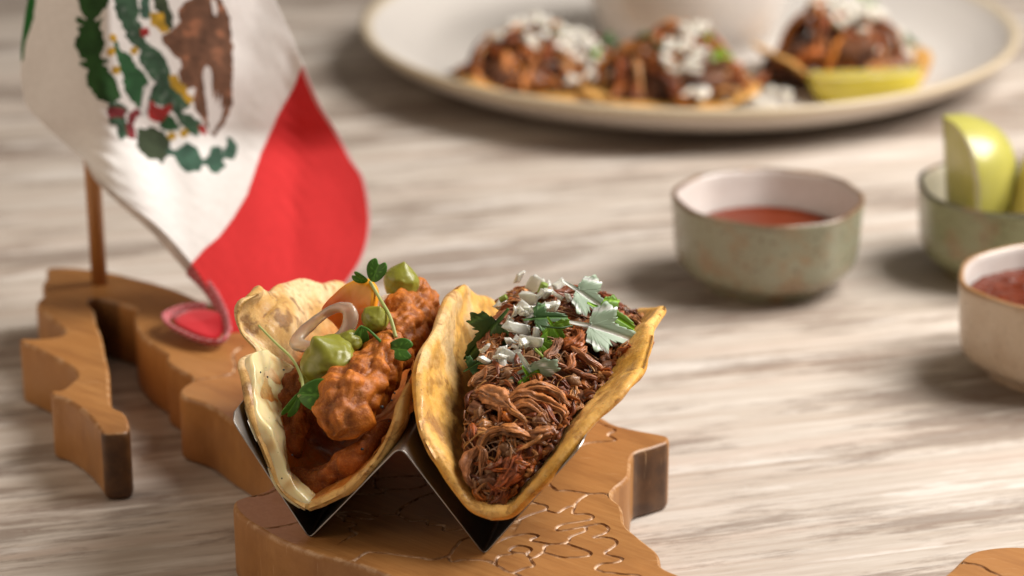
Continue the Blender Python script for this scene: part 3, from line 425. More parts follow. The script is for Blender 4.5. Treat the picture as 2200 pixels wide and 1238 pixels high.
    (-7.12,20.67,4.32,70.16,-55.95), (-6.85,20.67,4.32,71.65,-55.95), (-6.59,20.67,4.32,73.14,-55.95), (-6.32,20.66,4.33,74.64,-55.95), (-6.05,20.64,4.33,76.13,-55.95), (-5.78,20.63,4.34,77.62,-55.95), 
    (-11.85,19.03,4.35,42.56,-58.99), (-11.62,19.08,4.33,43.88,-58.99), (-11.40,19.13,4.31,45.21,-58.99), (-11.17,19.18,4.29,46.53,-58.99), (-10.95,19.24,4.27,47.86,-58.99), (-10.72,19.29,4.25,49.18,-58.99), 
    (-10.49,19.35,4.23,50.51,-58.99), (-10.27,19.41,4.20,51.83,-58.99), (-10.04,19.48,4.18,53.16,-58.99), (-9.81,19.55,4.15,54.48,-58.99), (-9.59,19.63,4.12,55.81,-58.99), (-9.36,19.72,4.09,57.13,-58.99), 
    (-9.14,19.80,4.06,58.46,-58.99), (-8.91,19.89,4.03,59.78,-58.99), (-8.69,19.97,4.00,61.11,-58.99), (-8.46,20.05,3.97,62.43,-58.99), (-8.23,20.11,3.95,63.76,-58.99), (-7.99,20.14,3.94,65.08,-58.99), 
    (-7.76,20.16,3.93,66.41,-58.99), (-7.53,20.17,3.92,67.73,-58.99), (-7.29,20.19,3.92,69.06,-58.99), (-7.06,20.19,3.92,70.38,-58.99), (-6.82,20.20,3.91,71.71,-58.99), (-6.58,20.20,3.91,73.03,-58.99), 
    (-6.35,20.20,3.92,74.36,-58.99), (-6.11,20.19,3.92,75.69,-58.99), (-11.47,18.70,3.90,44.62,-62.03), (-11.27,18.75,3.88,45.77,-62.03), (-11.08,18.79,3.86,46.92,-62.03), (-10.88,18.84,3.85,48.07,-62.03), 
    (-10.68,18.88,3.83,49.22,-62.03), (-10.49,18.93,3.81,50.37,-62.03), (-10.29,18.98,3.79,51.52,-62.03), (-10.10,19.04,3.77,52.67,-62.03), (-9.90,19.10,3.75,53.82,-62.03), (-9.71,19.16,3.73,54.97,-62.03), 
    (-9.51,19.22,3.70,56.12,-62.03), (-9.31,19.29,3.68,57.27,-62.03), (-9.12,19.36,3.65,58.42,-62.03), (-8.92,19.42,3.63,59.57,-62.03), (-8.72,19.48,3.60,60.72,-62.03), (-8.53,19.55,3.58,61.87,-62.03), 
    (-8.33,19.60,3.56,63.02,-62.03), (-8.13,19.64,3.55,64.16,-62.03), (-7.93,19.66,3.54,65.31,-62.03), (-7.72,19.67,3.53,66.46,-62.03), (-7.52,19.69,3.53,67.61,-62.03), (-7.32,19.70,3.52,68.76,-62.03), 
    (-7.12,19.71,3.52,69.91,-62.03), (-6.91,19.72,3.51,71.06,-62.03), (-6.71,19.73,3.51,72.21,-62.03), (-6.50,19.73,3.51,73.36,-62.03), (-11.13,18.37,3.45,46.45,-65.08), (-10.97,18.40,3.44,47.39,-65.08), 
    (-10.81,18.44,3.43,48.33,-65.08), (-10.65,18.47,3.41,49.27,-65.08), (-10.49,18.51,3.40,50.22,-65.08), (-10.33,18.55,3.38,51.16,-65.08), (-10.17,18.60,3.37,52.10,-65.08), (-10.01,18.64,3.35,53.05,-65.08), 
    (-9.84,18.68,3.33,53.99,-65.08), (-9.68,18.73,3.32,54.93,-65.08), (-9.52,18.77,3.30,55.87,-65.08), (-9.36,18.82,3.28,56.82,-65.08), (-9.20,18.87,3.26,57.76,-65.08), (-9.04,18.91,3.25,58.70,-65.08), 
    (-8.88,18.96,3.23,59.65,-65.08), (-8.72,19.00,3.21,60.59,-65.08), (-8.56,19.05,3.19,61.53,-65.08), (-8.39,19.09,3.18,62.47,-65.08), (-8.23,19.12,3.17,63.42,-65.08), (-8.07,19.15,3.16,64.36,-65.08), 
    (-7.90,19.16,3.15,65.30,-65.08), (-7.74,19.18,3.14,66.25,-65.08), (-7.57,19.20,3.14,67.19,-65.08), (-7.40,19.21,3.13,68.13,-65.08), (-7.24,19.22,3.13,69.07,-65.08), (-7.07,19.24,3.12,70.02,-65.08), 
    (-10.86,18.01,3.02,47.85,-68.12), (-10.74,18.04,3.01,48.59,-68.12), (-10.61,18.06,3.00,49.33,-68.12), (-10.48,18.09,2.99,50.07,-68.12), (-10.36,18.12,2.98,50.81,-68.12), (-10.23,18.15,2.97,51.55,-68.12), 
    (-10.11,18.18,2.96,52.29,-68.12), (-9.98,18.21,2.94,53.03,-68.12), (-9.85,18.24,2.93,53.77,-68.12), (-9.73,18.27,2.92,54.51,-68.12), (-9.60,18.30,2.91,55.25,-68.12), (-9.47,18.33,2.90,55.99,-68.12), 
    (-9.35,18.36,2.88,56.73,-68.12), (-9.22,18.39,2.87,57.47,-68.12), (-9.10,18.42,2.86,58.21,-68.12), (-8.97,18.45,2.85,58.95,-68.12), (-8.84,18.48,2.84,59.69,-68.12), (-8.71,18.51,2.83,60.43,-68.12), 
    (-8.59,18.54,2.81,61.17,-68.12), (-8.46,18.57,2.80,61.91,-68.12), (-8.33,18.60,2.79,62.65,-68.12), (-8.20,18.62,2.78,63.39,-68.12), (-8.08,18.64,2.78,64.13,-68.12), (-7.95,18.66,2.77,64.87,-68.12), 
    (-7.82,18.67,2.76,65.61,-68.12), (-7.69,18.69,2.76,66.35,-68.12), (-10.64,17.63,2.60,48.99,-71.16), (-10.55,17.65,2.59,49.50,-71.16), (-10.46,17.67,2.58,50.01,-71.16), (-10.38,17.69,2.58,50.52,-71.16), 
    (-10.29,17.70,2.57,51.04,-71.16), (-10.20,17.72,2.56,51.55,-71.16), (-10.12,17.74,2.56,52.06,-71.16), (-10.03,17.75,2.55,52.57,-71.16), (-9.94,17.77,2.54,53.08,-71.16), (-9.85,17.79,2.54,53.60,-71.16), 
    (-9.77,17.81,2.53,54.11,-71.16), (-9.68,17.83,2.52,54.62,-71.16), (-9.59,17.84,2.52,55.13,-71.16), (-9.50,17.86,2.51,55.65,-71.16), (-9.42,17.88,2.50,56.16,-71.16), (-9.33,17.90,2.49,56.67,-71.16), 
    (-9.24,17.91,2.49,57.18,-71.16), (-9.15,17.93,2.48,57.69,-71.16), (-9.06,17.95,2.47,58.21,-71.16), (-8.98,17.97,2.47,58.72,-71.16), (-8.89,17.98,2.46,59.23,-71.16), (-8.80,18.00,2.45,59.74,-71.16), 
    (-8.71,18.02,2.45,60.26,-71.16), (-8.63,18.03,2.44,60.77,-71.16), (-8.54,18.05,2.43,61.28,-71.16), (-8.45,18.07,2.43,61.79,-71.16), (-10.46,17.41,2.12,50.00,-74.20), (-10.42,17.42,2.11,50.24,-74.20), 
    (-10.38,17.42,2.11,50.48,-74.20), (-10.33,17.43,2.11,50.72,-74.20), (-10.29,17.44,2.10,50.96,-74.20), (-10.25,17.45,2.10,51.20,-74.20), (-10.21,17.45,2.10,51.44,-74.20), (-10.17,17.46,2.10,51.68,-74.20), 
    (-10.13,17.47,2.09,51.92,-74.20), (-10.09,17.47,2.09,52.16,-74.20), (-10.05,17.48,2.09,52.40,-74.20), (-10.01,17.49,2.08,52.64,-74.20), (-9.97,17.50,2.08,52.88,-74.20), (-9.92,17.50,2.08,53.12,-74.20), 
    (-9.88,17.51,2.08,53.36,-74.20), (-9.84,17.52,2.07,53.60,-74.20), (-9.80,17.53,2.07,53.84,-74.20), (-9.76,17.53,2.07,54.08,-74.20), (-9.72,17.54,2.06,54.32,-74.20), (-9.68,17.55,2.06,54.56,-74.20), 
    (-9.64,17.55,2.06,54.80,-74.20), (-9.60,17.56,2.06,55.04,-74.20), (-9.56,17.57,2.05,55.28,-74.20), (-9.51,17.58,2.05,55.52,-74.20), (-9.47,17.58,2.05,55.76,-74.20), (-9.43,17.59,2.04,56.00,-74.20)]
HEM_WHITE = [(-16.40,22.60,7.73), (-15.82,21.80,7.23), (-14.93,21.20,6.58), (-13.66,20.50,5.69), (-12.84,20.00,4.93), (-12.24,19.70,4.32)]
HEM_RED = [(-12.24,19.70,4.32), (-11.62,19.10,3.94), (-11.09,18.30,3.53), (-10.67,17.20,3.21), (-10.52,16.40,2.97), (-10.82,15.95,2.81), (-11.49,16.10,2.84), (-12.15,16.60,2.92), (-12.72,17.20,2.98), (-12.99,17.80,3.05), 
    (-12.79,18.30,3.08), (-12.29,18.50,3.19), (-11.52,18.30,3.34)]
HEM_FOLD = [(-12.67,17.60,3.05), (-12.28,18.40,3.12), (-11.46,18.20,3.27), (-10.83,17.40,3.28), (-10.66,16.70,3.00), (-10.90,16.20,2.82), (-11.51,16.30,2.88), (-12.12,16.80,2.96)]
EMBLEM = [
    ('brown', [(39.53, -0.65), (41.46, -0.0), (42.11, 1.94), (46.31, 1.94), (47.6, -0.65), (49.06, -4.2), (49.38, -8.08), (49.8, -10.99), (49.7, -16.16), (49.7, -22.29), (49.06, -23.91), (47.28, -27.46), (46.31, -28.76), (45.83, -29.24), (44.37, -26.82), (43.4, -25.2), (42.11, -23.26), (41.79, -20.68), (42.11, -19.06), (41.46, -18.42), (40.49, -18.74), (38.88, -17.61), (38.56, -15.51), (39.04, -14.54), (38.88, -12.6), (37.91, -12.44), (36.62, -10.66), (35.16, -9.37), (34.68, -8.08), (36.29, -7.27), (37.91, -5.82), (38.88, -4.85), (38.39, -3.55), (38.72, -1.94)]),
    ('white', [(44.53, -13.89), (45.28, -14.7), (45.66, -18.09), (45.99, -21.32), (46.63, -19.39), (46.31, -22.62), (47.6, -20.03), (47.28, -23.26), (48.25, -22.62), (47.28, -25.85), (46.31, -27.46), (45.83, -28.59), (45.02, -28.11), (44.69, -25.85), (44.37, -22.62), (43.89, -19.39), (43.56, -16.8), (43.73, -14.86)]),
    ('white', [(45.18, 0.32), (46.31, -0.0), (46.79, -1.94), (46.47, -3.55), (45.66, -2.91)]),
    ('deep', [(17.39, 2.58), (21.75, 2.58), (23.21, -0.0), (21.75, -1.94), (20.95, -3.23), (19.82, -4.2), (20.79, -4.85), (21.59, -4.2), (20.95, -5.49), (21.75, -7.43), (22.08, -9.37), (21.59, -10.99), (20.95, -12.44), (20.3, -13.57), (21.59, -12.92), (22.47, -13.25), (21.59, -13.89), (23.05, -15.51), (24.34, -17.45), (25.15, -19.39), (25.47, -21.0), (24.34, -21.97), (22.72, -21.65), (21.43, -21.0), (20.46, -19.39), (19.17, -18.09), (19.33, -16.16), (19.98, -14.22), (18.52, -13.89), (17.55, -13.73), (18.85, -13.09), (19.65, -12.92), (17.88, -11.95), (17.23, -10.66), (16.42, -9.37), (17.39, -7.43), (17.23, -6.14), (18.85, -4.85), (17.55, -5.01), (16.91, -4.2), (18.2, -4.52), (19.33, -4.2), (18.2, -2.91), (17.55, -1.29)]),
    ('cactus', [(24.99, 2.26), (28.86, 2.26), (29.35, -1.94), (28.54, -4.52), (29.83, -5.49), (30.16, -8.4), (31.45, -9.69), (32.74, -10.66), (34.36, -11.95), (35.0, -13.89), (36.29, -16.16), (36.62, -17.45), (34.68, -18.09), (33.39, -17.45), (32.09, -16.16), (31.12, -14.54), (30.16, -12.92), (30.48, -10.99), (29.51, -10.02), (28.22, -9.05), (27.57, -7.43), (26.6, -5.49), (25.95, -3.55), (24.99, -1.94)]),
    ('green', [(24.82, -9.37), (25.95, -11.31), (27.89, -12.6), (28.54, -14.54), (30.16, -15.83), (31.12, -17.45), (30.16, -20.03), (29.51, -22.62), (28.22, -21.65), (27.25, -19.39), (26.6, -16.8), (25.95, -13.89), (25.15, -11.31)]),
    ('cactus', [(33.06, -18.74), (35.0, -17.93), (36.94, -18.09), (38.56, -19.39), (39.85, -21.0), (40.49, -22.62), (38.88, -23.91), (38.56, -24.56), (40.82, -25.2), (42.43, -26.49), (42.43, -28.59), (40.82, -28.11), (39.2, -26.49), (38.23, -24.23), (36.62, -23.59), (35.0, -22.62), (33.39, -21.97), (32.42, -21.32)]),
    ('red', [(32.09, -22.29), (32.74, -21.97), (33.39, -23.26), (34.68, -23.26), (36.62, -22.62), (36.62, -23.91), (35.65, -24.88), (34.68, -26.17), (33.39, -26.33), (31.93, -25.53), (31.77, -23.91)]),
    ('green', [(34.68, -26.17), (36.29, -25.2), (37.91, -27.46), (35.97, -27.79), (34.68, -27.14)]),
    ('cactus', [(23.69, -22.46), (25.95, -22.78), (26.92, -23.91), (23.69, -23.33)]),
    ('maroon', [(23.21, -24.07), (24.66, -23.42), (26.28, -23.91), (26.12, -25.04), (23.69, -25.04)]),
    ('maroon', [(27.89, -24.56), (29.35, -24.23), (29.02, -25.53), (27.89, -26.17)]),
    ('maroon', [(27.57, -26.82), (28.22, -26.82), (28.7, -29.4), (27.89, -29.56)]),
    ('cactus', [(23.69, -25.85), (26.6, -25.85), (26.92, -29.4), (25.95, -29.56), (25.31, -26.82), (23.85, -26.56)]),
    ('olive', [(29.83, -28.11), (32.09, -27.95), (34.68, -28.76), (35.97, -30.69), (36.29, -32.63), (35.0, -33.93), (34.68, -34.89), (34.03, -33.93), (32.09, -33.76), (30.48, -32.63), (29.51, -30.69)]),
    ('leaf', [(36.13, -32.7), (38.07, -33.02), (38.07, -33.28), (36.13, -33.09)]),
    ('leaf', [(37.91, -32.96), (39.85, -31.34), (42.11, -31.99), (42.43, -33.6), (43.4, -34.89), (42.59, -36.51), (40.49, -36.83), (39.2, -35.54), (38.23, -33.93)]),
    ('leaf', [(43.24, -34.64), (44.86, -34.7), (44.86, -35.09), (43.24, -35.09)]),
    ('leaf', [(44.69, -34.25), (45.66, -32.31), (46.96, -31.99), (47.28, -33.28), (47.93, -33.93), (47.28, -34.89), (47.93, -35.86), (46.31, -37.0), (45.02, -35.86)]),
    ('leaf', [(47.76, -33.54), (49.06, -33.02), (49.22, -33.47), (47.93, -33.99)]),
    ('leaf', [(48.25, -33.28), (49.06, -31.66), (48.89, -30.05), (49.86, -30.05), (50.51, -32.63), (50.03, -33.76), (49.06, -33.6)]),
    ('gold', [(32.26, -3.07), (35.0, -2.91), (35.32, -5.17), (36.29, -6.79), (34.68, -6.95), (33.71, -5.82), (32.42, -5.33)]),
    ('gold', [(36.46, -16.32), (37.91, -16.48), (38.56, -17.77), (39.85, -18.74), (40.17, -20.36), (41.46, -21.32), (40.66, -22.29), (39.53, -21.32), (38.88, -20.03), (36.62, -18.58)]),
    ('olive', [(33.39, 1.62), (35.0, 1.29), (35.65, -1.94), (36.78, -3.88), (36.29, -5.82), (35.16, -4.85), (34.68, -2.91), (33.55, -1.62)]),
    ('leaf', [(30.64, 1.62), (31.77, 1.62), (31.61, -3.88), (30.64, -3.55)]),
    ('red', [(42.76, -26.98), (44.05, -26.98), (44.37, -28.92), (43.08, -28.59)]),
    ('red', [(30.09, -6.46), (30.96, -6.04), (31.77, -6.46), (31.84, -7.5), (30.96, -7.92), (30.16, -7.59)]),
    ('gold', [(25.05, -8.24), (24.86, -8.79), (24.34, -9.01), (23.82, -8.79), (23.63, -8.24), (23.82, -7.69), (24.34, -7.46), (24.86, -7.69)]),
    ('gold', [(29.41, -10.99), (29.22, -11.53), (28.7, -11.76), (28.18, -11.53), (27.99, -10.99), (28.18, -10.44), (28.7, -10.21), (29.22, -10.44)]),
    ('gold', [(24.57, -11.15), (24.37, -11.7), (23.85, -11.92), (23.34, -11.7), (23.14, -11.15), (23.34, -10.6), (23.85, -10.37), (24.37, -10.6)]),
    ('gold', [(25.37, -15.19), (25.18, -15.74), (24.66, -15.96), (24.15, -15.74), (23.95, -15.19), (24.15, -14.64), (24.66, -14.41), (25.18, -14.64)]),
    ('gold', [(37.49, -29.4), (37.3, -29.95), (36.78, -30.18), (36.26, -29.95), (36.07, -29.4), (36.26, -28.85), (36.78, -28.63), (37.3, -28.85)]),
    ('gold', [(40.24, -28.59), (40.04, -29.14), (39.53, -29.37), (39.01, -29.14), (38.81, -28.59), (39.01, -28.05), (39.53, -27.82), (40.04, -28.05)]),
]
RED_FIELD = [(65.0, -14.0), (63.0, -19.0), (60.0, -24.0), (56.0, -33.0), (53.0, -42.0), (50.0, -47.0), (47.0, -51.0), (44.0, -53.5), (40.8, -57.2), (38.0, -60.0), (38.0, -80.0), (90.0, -80.0), (90.0, -14.0)]
GREEN_FIELD = [(0.0, -15.0), (0.0, 15.0), (9.2, 15.0), (8.4, 6.0), (7.7, 0.0), (7.3, -4.0), (6.2, -7.2), (5.5, -9.0), (5.0, -13.0)]

# ------------------------------------------------------------ table top (the setting)
def table_material():
    k = NT('whitewashed_wood')
    g = k.mapping(rot=(0, 0, math.radians(-15)))
    st = k.mapping(scale=(0.035, 0.9, 1), vec=g)
    st2 = k.mapping(scale=(0.12, 1.35, 1), vec=g)
    big = k.noise(0.50, 4, 0.6, vec=k.mapping(scale=(0.12, 0.50, 1), vec=g), dist=0.15)
    fine = k.noise(1.9, 8, 0.80, vec=st2, dist=0.08)
    mid = k.noise(1.6, 6, 0.65, vec=st, dist=0.12)
    grain = k.noise(5.5, 4, 0.7, vec=k.mapping(scale=(0.05, 0.62, 1), vec=g))
    base = k.mix(k.ramp(mid, [(0.35, 0.0), (0.62, 1.0)]), (0.47, 0.40, 0.335), (0.61, 0.55, 0.49))
    base = k.mix(k.math('MULTIPLY', k.ramp(k.noise(0.9, 3, vec=st), [(0.5, 0.0), (0.7, 1.0)]), 0.30), base, (0.50, 0.34, 0.26))
    streak = k.ramp(k.math('ADD', k.math('MULTIPLY', fine, 0.50), k.math('MULTIPLY', big, 0.70)), [(0.59, 0.0), (0.65, 1.0)])
    base = k.mix(k.math('MULTIPLY', streak, 0.60), base, (0.17, 0.12, 0.092))
    fleck = k.ramp(k.noise(2.0, 5, 0.75, vec=k.mapping(scale=(0.24, 1.25, 1), vec=g)), [(0.56, 0.0), (0.60, 1.0)])
    base = k.mix(k.math('MULTIPLY', fleck, k.ramp(big, [(0.45, 0.10), (0.60, 0.9)])), base, (0.25, 0.185, 0.15))
    line = k.ramp(k.noise(1.3, 3, 0.6, vec=k.mapping(scale=(0.02, 2.2, 1), vec=g)), [(0.58, 0.0), (0.64, 1.0)])
    base = k.mix(k.math('MULTIPLY', k.math('MULTIPLY', line, fine), 0.45), base, (0.26, 0.17, 0.125))
    base = k.mix(k.ramp(grain, [(0.32, 0.22), (0.55, 0.0)]), base, (0.30, 0.22, 0.17))
    white = k.ramp(k.noise(0.8, 6, 0.7, vec=k.mapping(scale=(0.1, 0.8, 1), vec=g), dist=0.3), [(0.55, 0.0), (0.63, 1.0)])
    base = k.mix(k.math('MULTIPLY', white, 0.75), base, (0.69, 0.64, 0.59))
    k.p(base=base, rough=k.ramp(fine, [(0.2, 0.55), (0.8, 0.40)]), spec=0.35)
    k.bump(k.math('SUBTRACT', grain, streak), 0.25, 0.015)
    return k.m
bm = bmesh.new()
bmesh.ops.create_grid(bm, x_segments=4, y_segments=4, size=1)
V = np.array([v.co[:] for v in bm.verts]); F = [[v.index for v in f.verts] for f in bm.faces]; bm.free()
top = V*[130, 110, 1]+[10, 60, 0]
n0 = len(top)
mb = MB(); mb.add(top, F)
x0, x1, y0, y1 = -120, 140, -50, 170
box = [(x0, y0, -3), (x1, y0, -3), (x1, y1, -3), (x0, y1, -3), (x0, y0, -0.01), (x1, y0, -0.01), (x1, y1, -0.01), (x0, y1, -0.01)]
mb.add(box, [(0, 3, 2, 1), (0, 1, 5, 4), (1, 2, 6, 5), (2, 3, 7, 6), (3, 0, 4, 7)])
tag(mb.build('tabletop', table_material(), smooth=False), 'whitewashed wooden tabletop with grey and brown grain streaks', kind='structure')

# ------------------------------------------------------------ carved board shaped like a map
def wood_board_material():
    k = NT('varnished_board_wood')
    g = k.mapping(rot=(0, 0, math.radians(38)))
    gr = k.ramp(k.noise(2.2, 7, 0.75, vec=k.mapping(scale=(0.18, 3.2, 0.25), vec=g)), [(0.3, 0.0), (0.7, 1.0)])
    blotch = k.noise(0.22, 4, 0.6)
    c = k.mix(gr, (0.27, 0.112, 0.030), (0.42, 0.205, 0.068))
    c = k.mix(k.ramp(blotch, [(0.35, 0.0), (0.65, 0.6)]), c, (0.37, 0.155, 0.038))
    c = k.mix(k.ramp(k.noise(0.7, 5, 0.65, vec=k.mapping(scale=(0.4, 1.6, 0.4), vec=g)), [(0.48, 0.0), (0.66, 0.5)]), c, (0.22, 0.085, 0.022))
    pinkc = k.mix(k.noise(7, 3), (0.36, 0.16, 0.080), (0.50, 0.27, 0.15))
    c = k.mix(k.attr('pink', True), c, pinkc)
    gcol = k.mix(k.ramp(k.noise(3.0, 3), [(0.42, 0.0), (0.58, 1.0)]), (0.20, 0.085, 0.028), (0.74, 0.52, 0.34))  # carved lines mix dark wood with light raw wood and painted-in highlights
    c = k.mix(k.attr('groove', True), c, gcol)
    c = k.mix(k.math('MULTIPLY', k.attr('edge', True), k.ramp(k.noise(2.4, 4, 0.7), [(0.45, 0.0), (0.62, 0.5)])), c, (0.62, 0.40, 0.22))
    side_dark = k.math('MULTIPLY', k.attr('side_dark', True), k.ramp(k.noise(1.4, 4), [(0.3, 0.75), (0.6, 1.0)]))
    c = k.mix(side_dark, c, (0.075, 0.032, 0.012))
    c = k.mix(k.ramp(k.noise(11, 2, 0.5), [(0.72, 0.0), (0.78, 0.35)]), c, (0.16, 0.07, 0.02))
    scratch = k.ramp(k.noise(2.0, 2, 0.5, vec=k.mapping(scale=(0.35, 9, 0.3), rot=(0, 0, math.radians(35)))), [(0.70, 0.0), (0.76, 0.35)])
    c = k.mix(scratch, c, (0.72, 0.48, 0.27))
    k.p(base=c, rough=k.ramp(blotch, [(0.3, 0.36), (0.7, 0.50)]), spec=0.42)
    k.bump(gr, 0.10, 0.02); k.bump(scratch, 0.25, 0.01)
    return k.m
def build_board():
    N = 1300
    O = smooth_path(np.array(BOARD), N, closed=True)
    # soften hard corners a little
    for _ in range(2): O = 0.5*O+0.25*(np.roll(O, 1, 0)+np.roll(O, -1, 0))
    area2 = np.sum(O[:, 0]*np.roll(O[:, 1], -1)-np.roll(O[:, 0], -1)*O[:, 1])
    if area2 < 0: O = O[::-1]
    Tn = np.roll(O, -1, 0)-np.roll(O, 1, 0); Tn /= np.linalg.norm(Tn, axis=1)[:, None]
    Nn = np.stack([Tn[:, 1], -Tn[:, 0]], 1)     # outward
    for _ in range(6): Nn = 0.5*Nn+0.25*(np.roll(Nn, 1, 0)+np.roll(Nn, -1, 0))
    prof = [(-0.16, 0.02), (-0.05, 0.05), (0.0, 0.18), (0.0, 0.8), (0.0, 1.6), (0.0, 2.3), (-0.02, 2.42), (-0.06, 2.475), (-0.12, 2.5)]
    rings = [np.c_[O+Nn*(o), np.full(N, z)] for o, z in prof]
    V = np.vstack(rings); F = []
    m = len(prof)
    for r in range(m-1):
        for j in range(N):
            F.append((r*N+j, r*N+(j+1) % N, (r+1)*N+(j+1) % N, (r+1)*N+j))
    F.append(tuple(range(N))[::-1])
    nside = len(F)
    # darker stretches of the cut edge, the gulf head by painted-in shade
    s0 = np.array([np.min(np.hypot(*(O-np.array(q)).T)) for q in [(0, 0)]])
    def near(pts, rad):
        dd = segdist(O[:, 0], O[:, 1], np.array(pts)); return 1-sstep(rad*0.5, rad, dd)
    side_dark = near(DARK_A, 0.42)+near(DARK_B, 0.42)+0.75*near(SHADE_C, 0.6)
    side_dark = np.clip(side_dark, 0, 1)
    # top face: constrained triangulation with the engraved grooves
    w = 0.062
    E = [smooth_path(np.array(e), max(4, int(np.sum(np.hypot(*np.diff(np.array(e), axis=0).T))/0.075))) for e in ENGRAVED]
    rg = np.random.RandomState(5)
    for e in E:
        e += fbm(np.c_[e, e[:, 0]*0], 3.0, 2, 9)[:, None]*0.03
    tv = [tuple(p) for p in rings[-1][:, :2]]
    edges = [(j, (j+1) % N) for j in range(N)]
    extra = []
    for e in E:
        t = np.gradient(e, axis=0); t /= np.linalg.norm(t, axis=1)[:, None]+1e-9
        nn = np.stack([-t[:, 1], t[:, 0]], 1)
        for o in (-1.0, -0.55, 0, 0.55, 1.0): extra.append(e+nn*w*o)
    gx, gy = np.meshgrid(np.arange(-25, 35, 0.9), np.arange(-18, 30, 0.9))
    extra.append(np.c_[gx.ravel(), gy.ravel()]+rg.uniform(-.2, .2, (gx.size, 2)))
    X = np.vstack(extra)
    inside = inpoly(X[:, 0], X[:, 1], rings[-1][:, :2]) & (segdist(X[:, 0], X[:, 1], rings[-1][::6, :2], True) > 0.10)
    X = X[inside]
    key = np.unique(np.round(X/0.018).astype(int), axis=0, return_index=True)[1]
    X = X[key]
    res = geometry.delaunay_2d_cdt([Vector(p) for p in tv]+[Vector(p) for p in X], edges, [], 0, 1e-5)
    TV = np.array([v[:] for v in res[0]]); TF = np.array([f[:] for f in res[2]])
    cen = TV[TF].mean(1)
    TF = TF[inpoly(cen[:, 0], cen[:, 1], rings[-1][:, :2])]
    dist = np.full(len(TV), 9.0)
    for e in E: dist = np.minimum(dist, segdist(TV[:, 0], TV[:, 1], e))
    grv = 1-sstep(0.0, w, dist)
    depth = 0.075*np.clip(1-dist/w, 0, 1)**0.7
    # the chipped edges of the carved lines stand a hair proud
    base = len(V)
    V = np.vstack([V, np.c_[TV, 2.5-depth]])
    F += [tuple(f+base) for f in TF]
    nv = len(V)
    groove = np.zeros(nv); groove[base:] = sstep(0.15, 0.6, grv)
    edge = np.zeros(nv); edge[(m-3)*N:m*N] = 1; 
    bn = np.zeros(nv); bn[:m*N] = np.tile(side_dark, m); bn[(m-2)*N:m*N] *= 0.15
    pk = np.zeros(nv); pk[base:] = inpoly(TV[:, 0], TV[:, 1], PINKISH)
    sm = np.zeros(len(F), bool); sm[:nside-1] = True
    o = obj('map_board', V, F, wood_board_material(), None, smooth=sm, attrs=dict(groove=groove, edge=edge, side_dark=bn, pink=pk))
    tag(o, 'thick brown wooden serving board cut in the outline of a country map with engraved borders', 'serving board')
DARK_A = [(-13.04, 8.64), (-13.81, 8.33)]
DARK_B = [(5.06, 7.48), (4.63, 7.14), (4.25, 6.88)]
SHADE_C = [(-16.40, 21.37), (-15.64, 21.16)]  # shade at the head of the gulf, put into the wood colour
build_board()

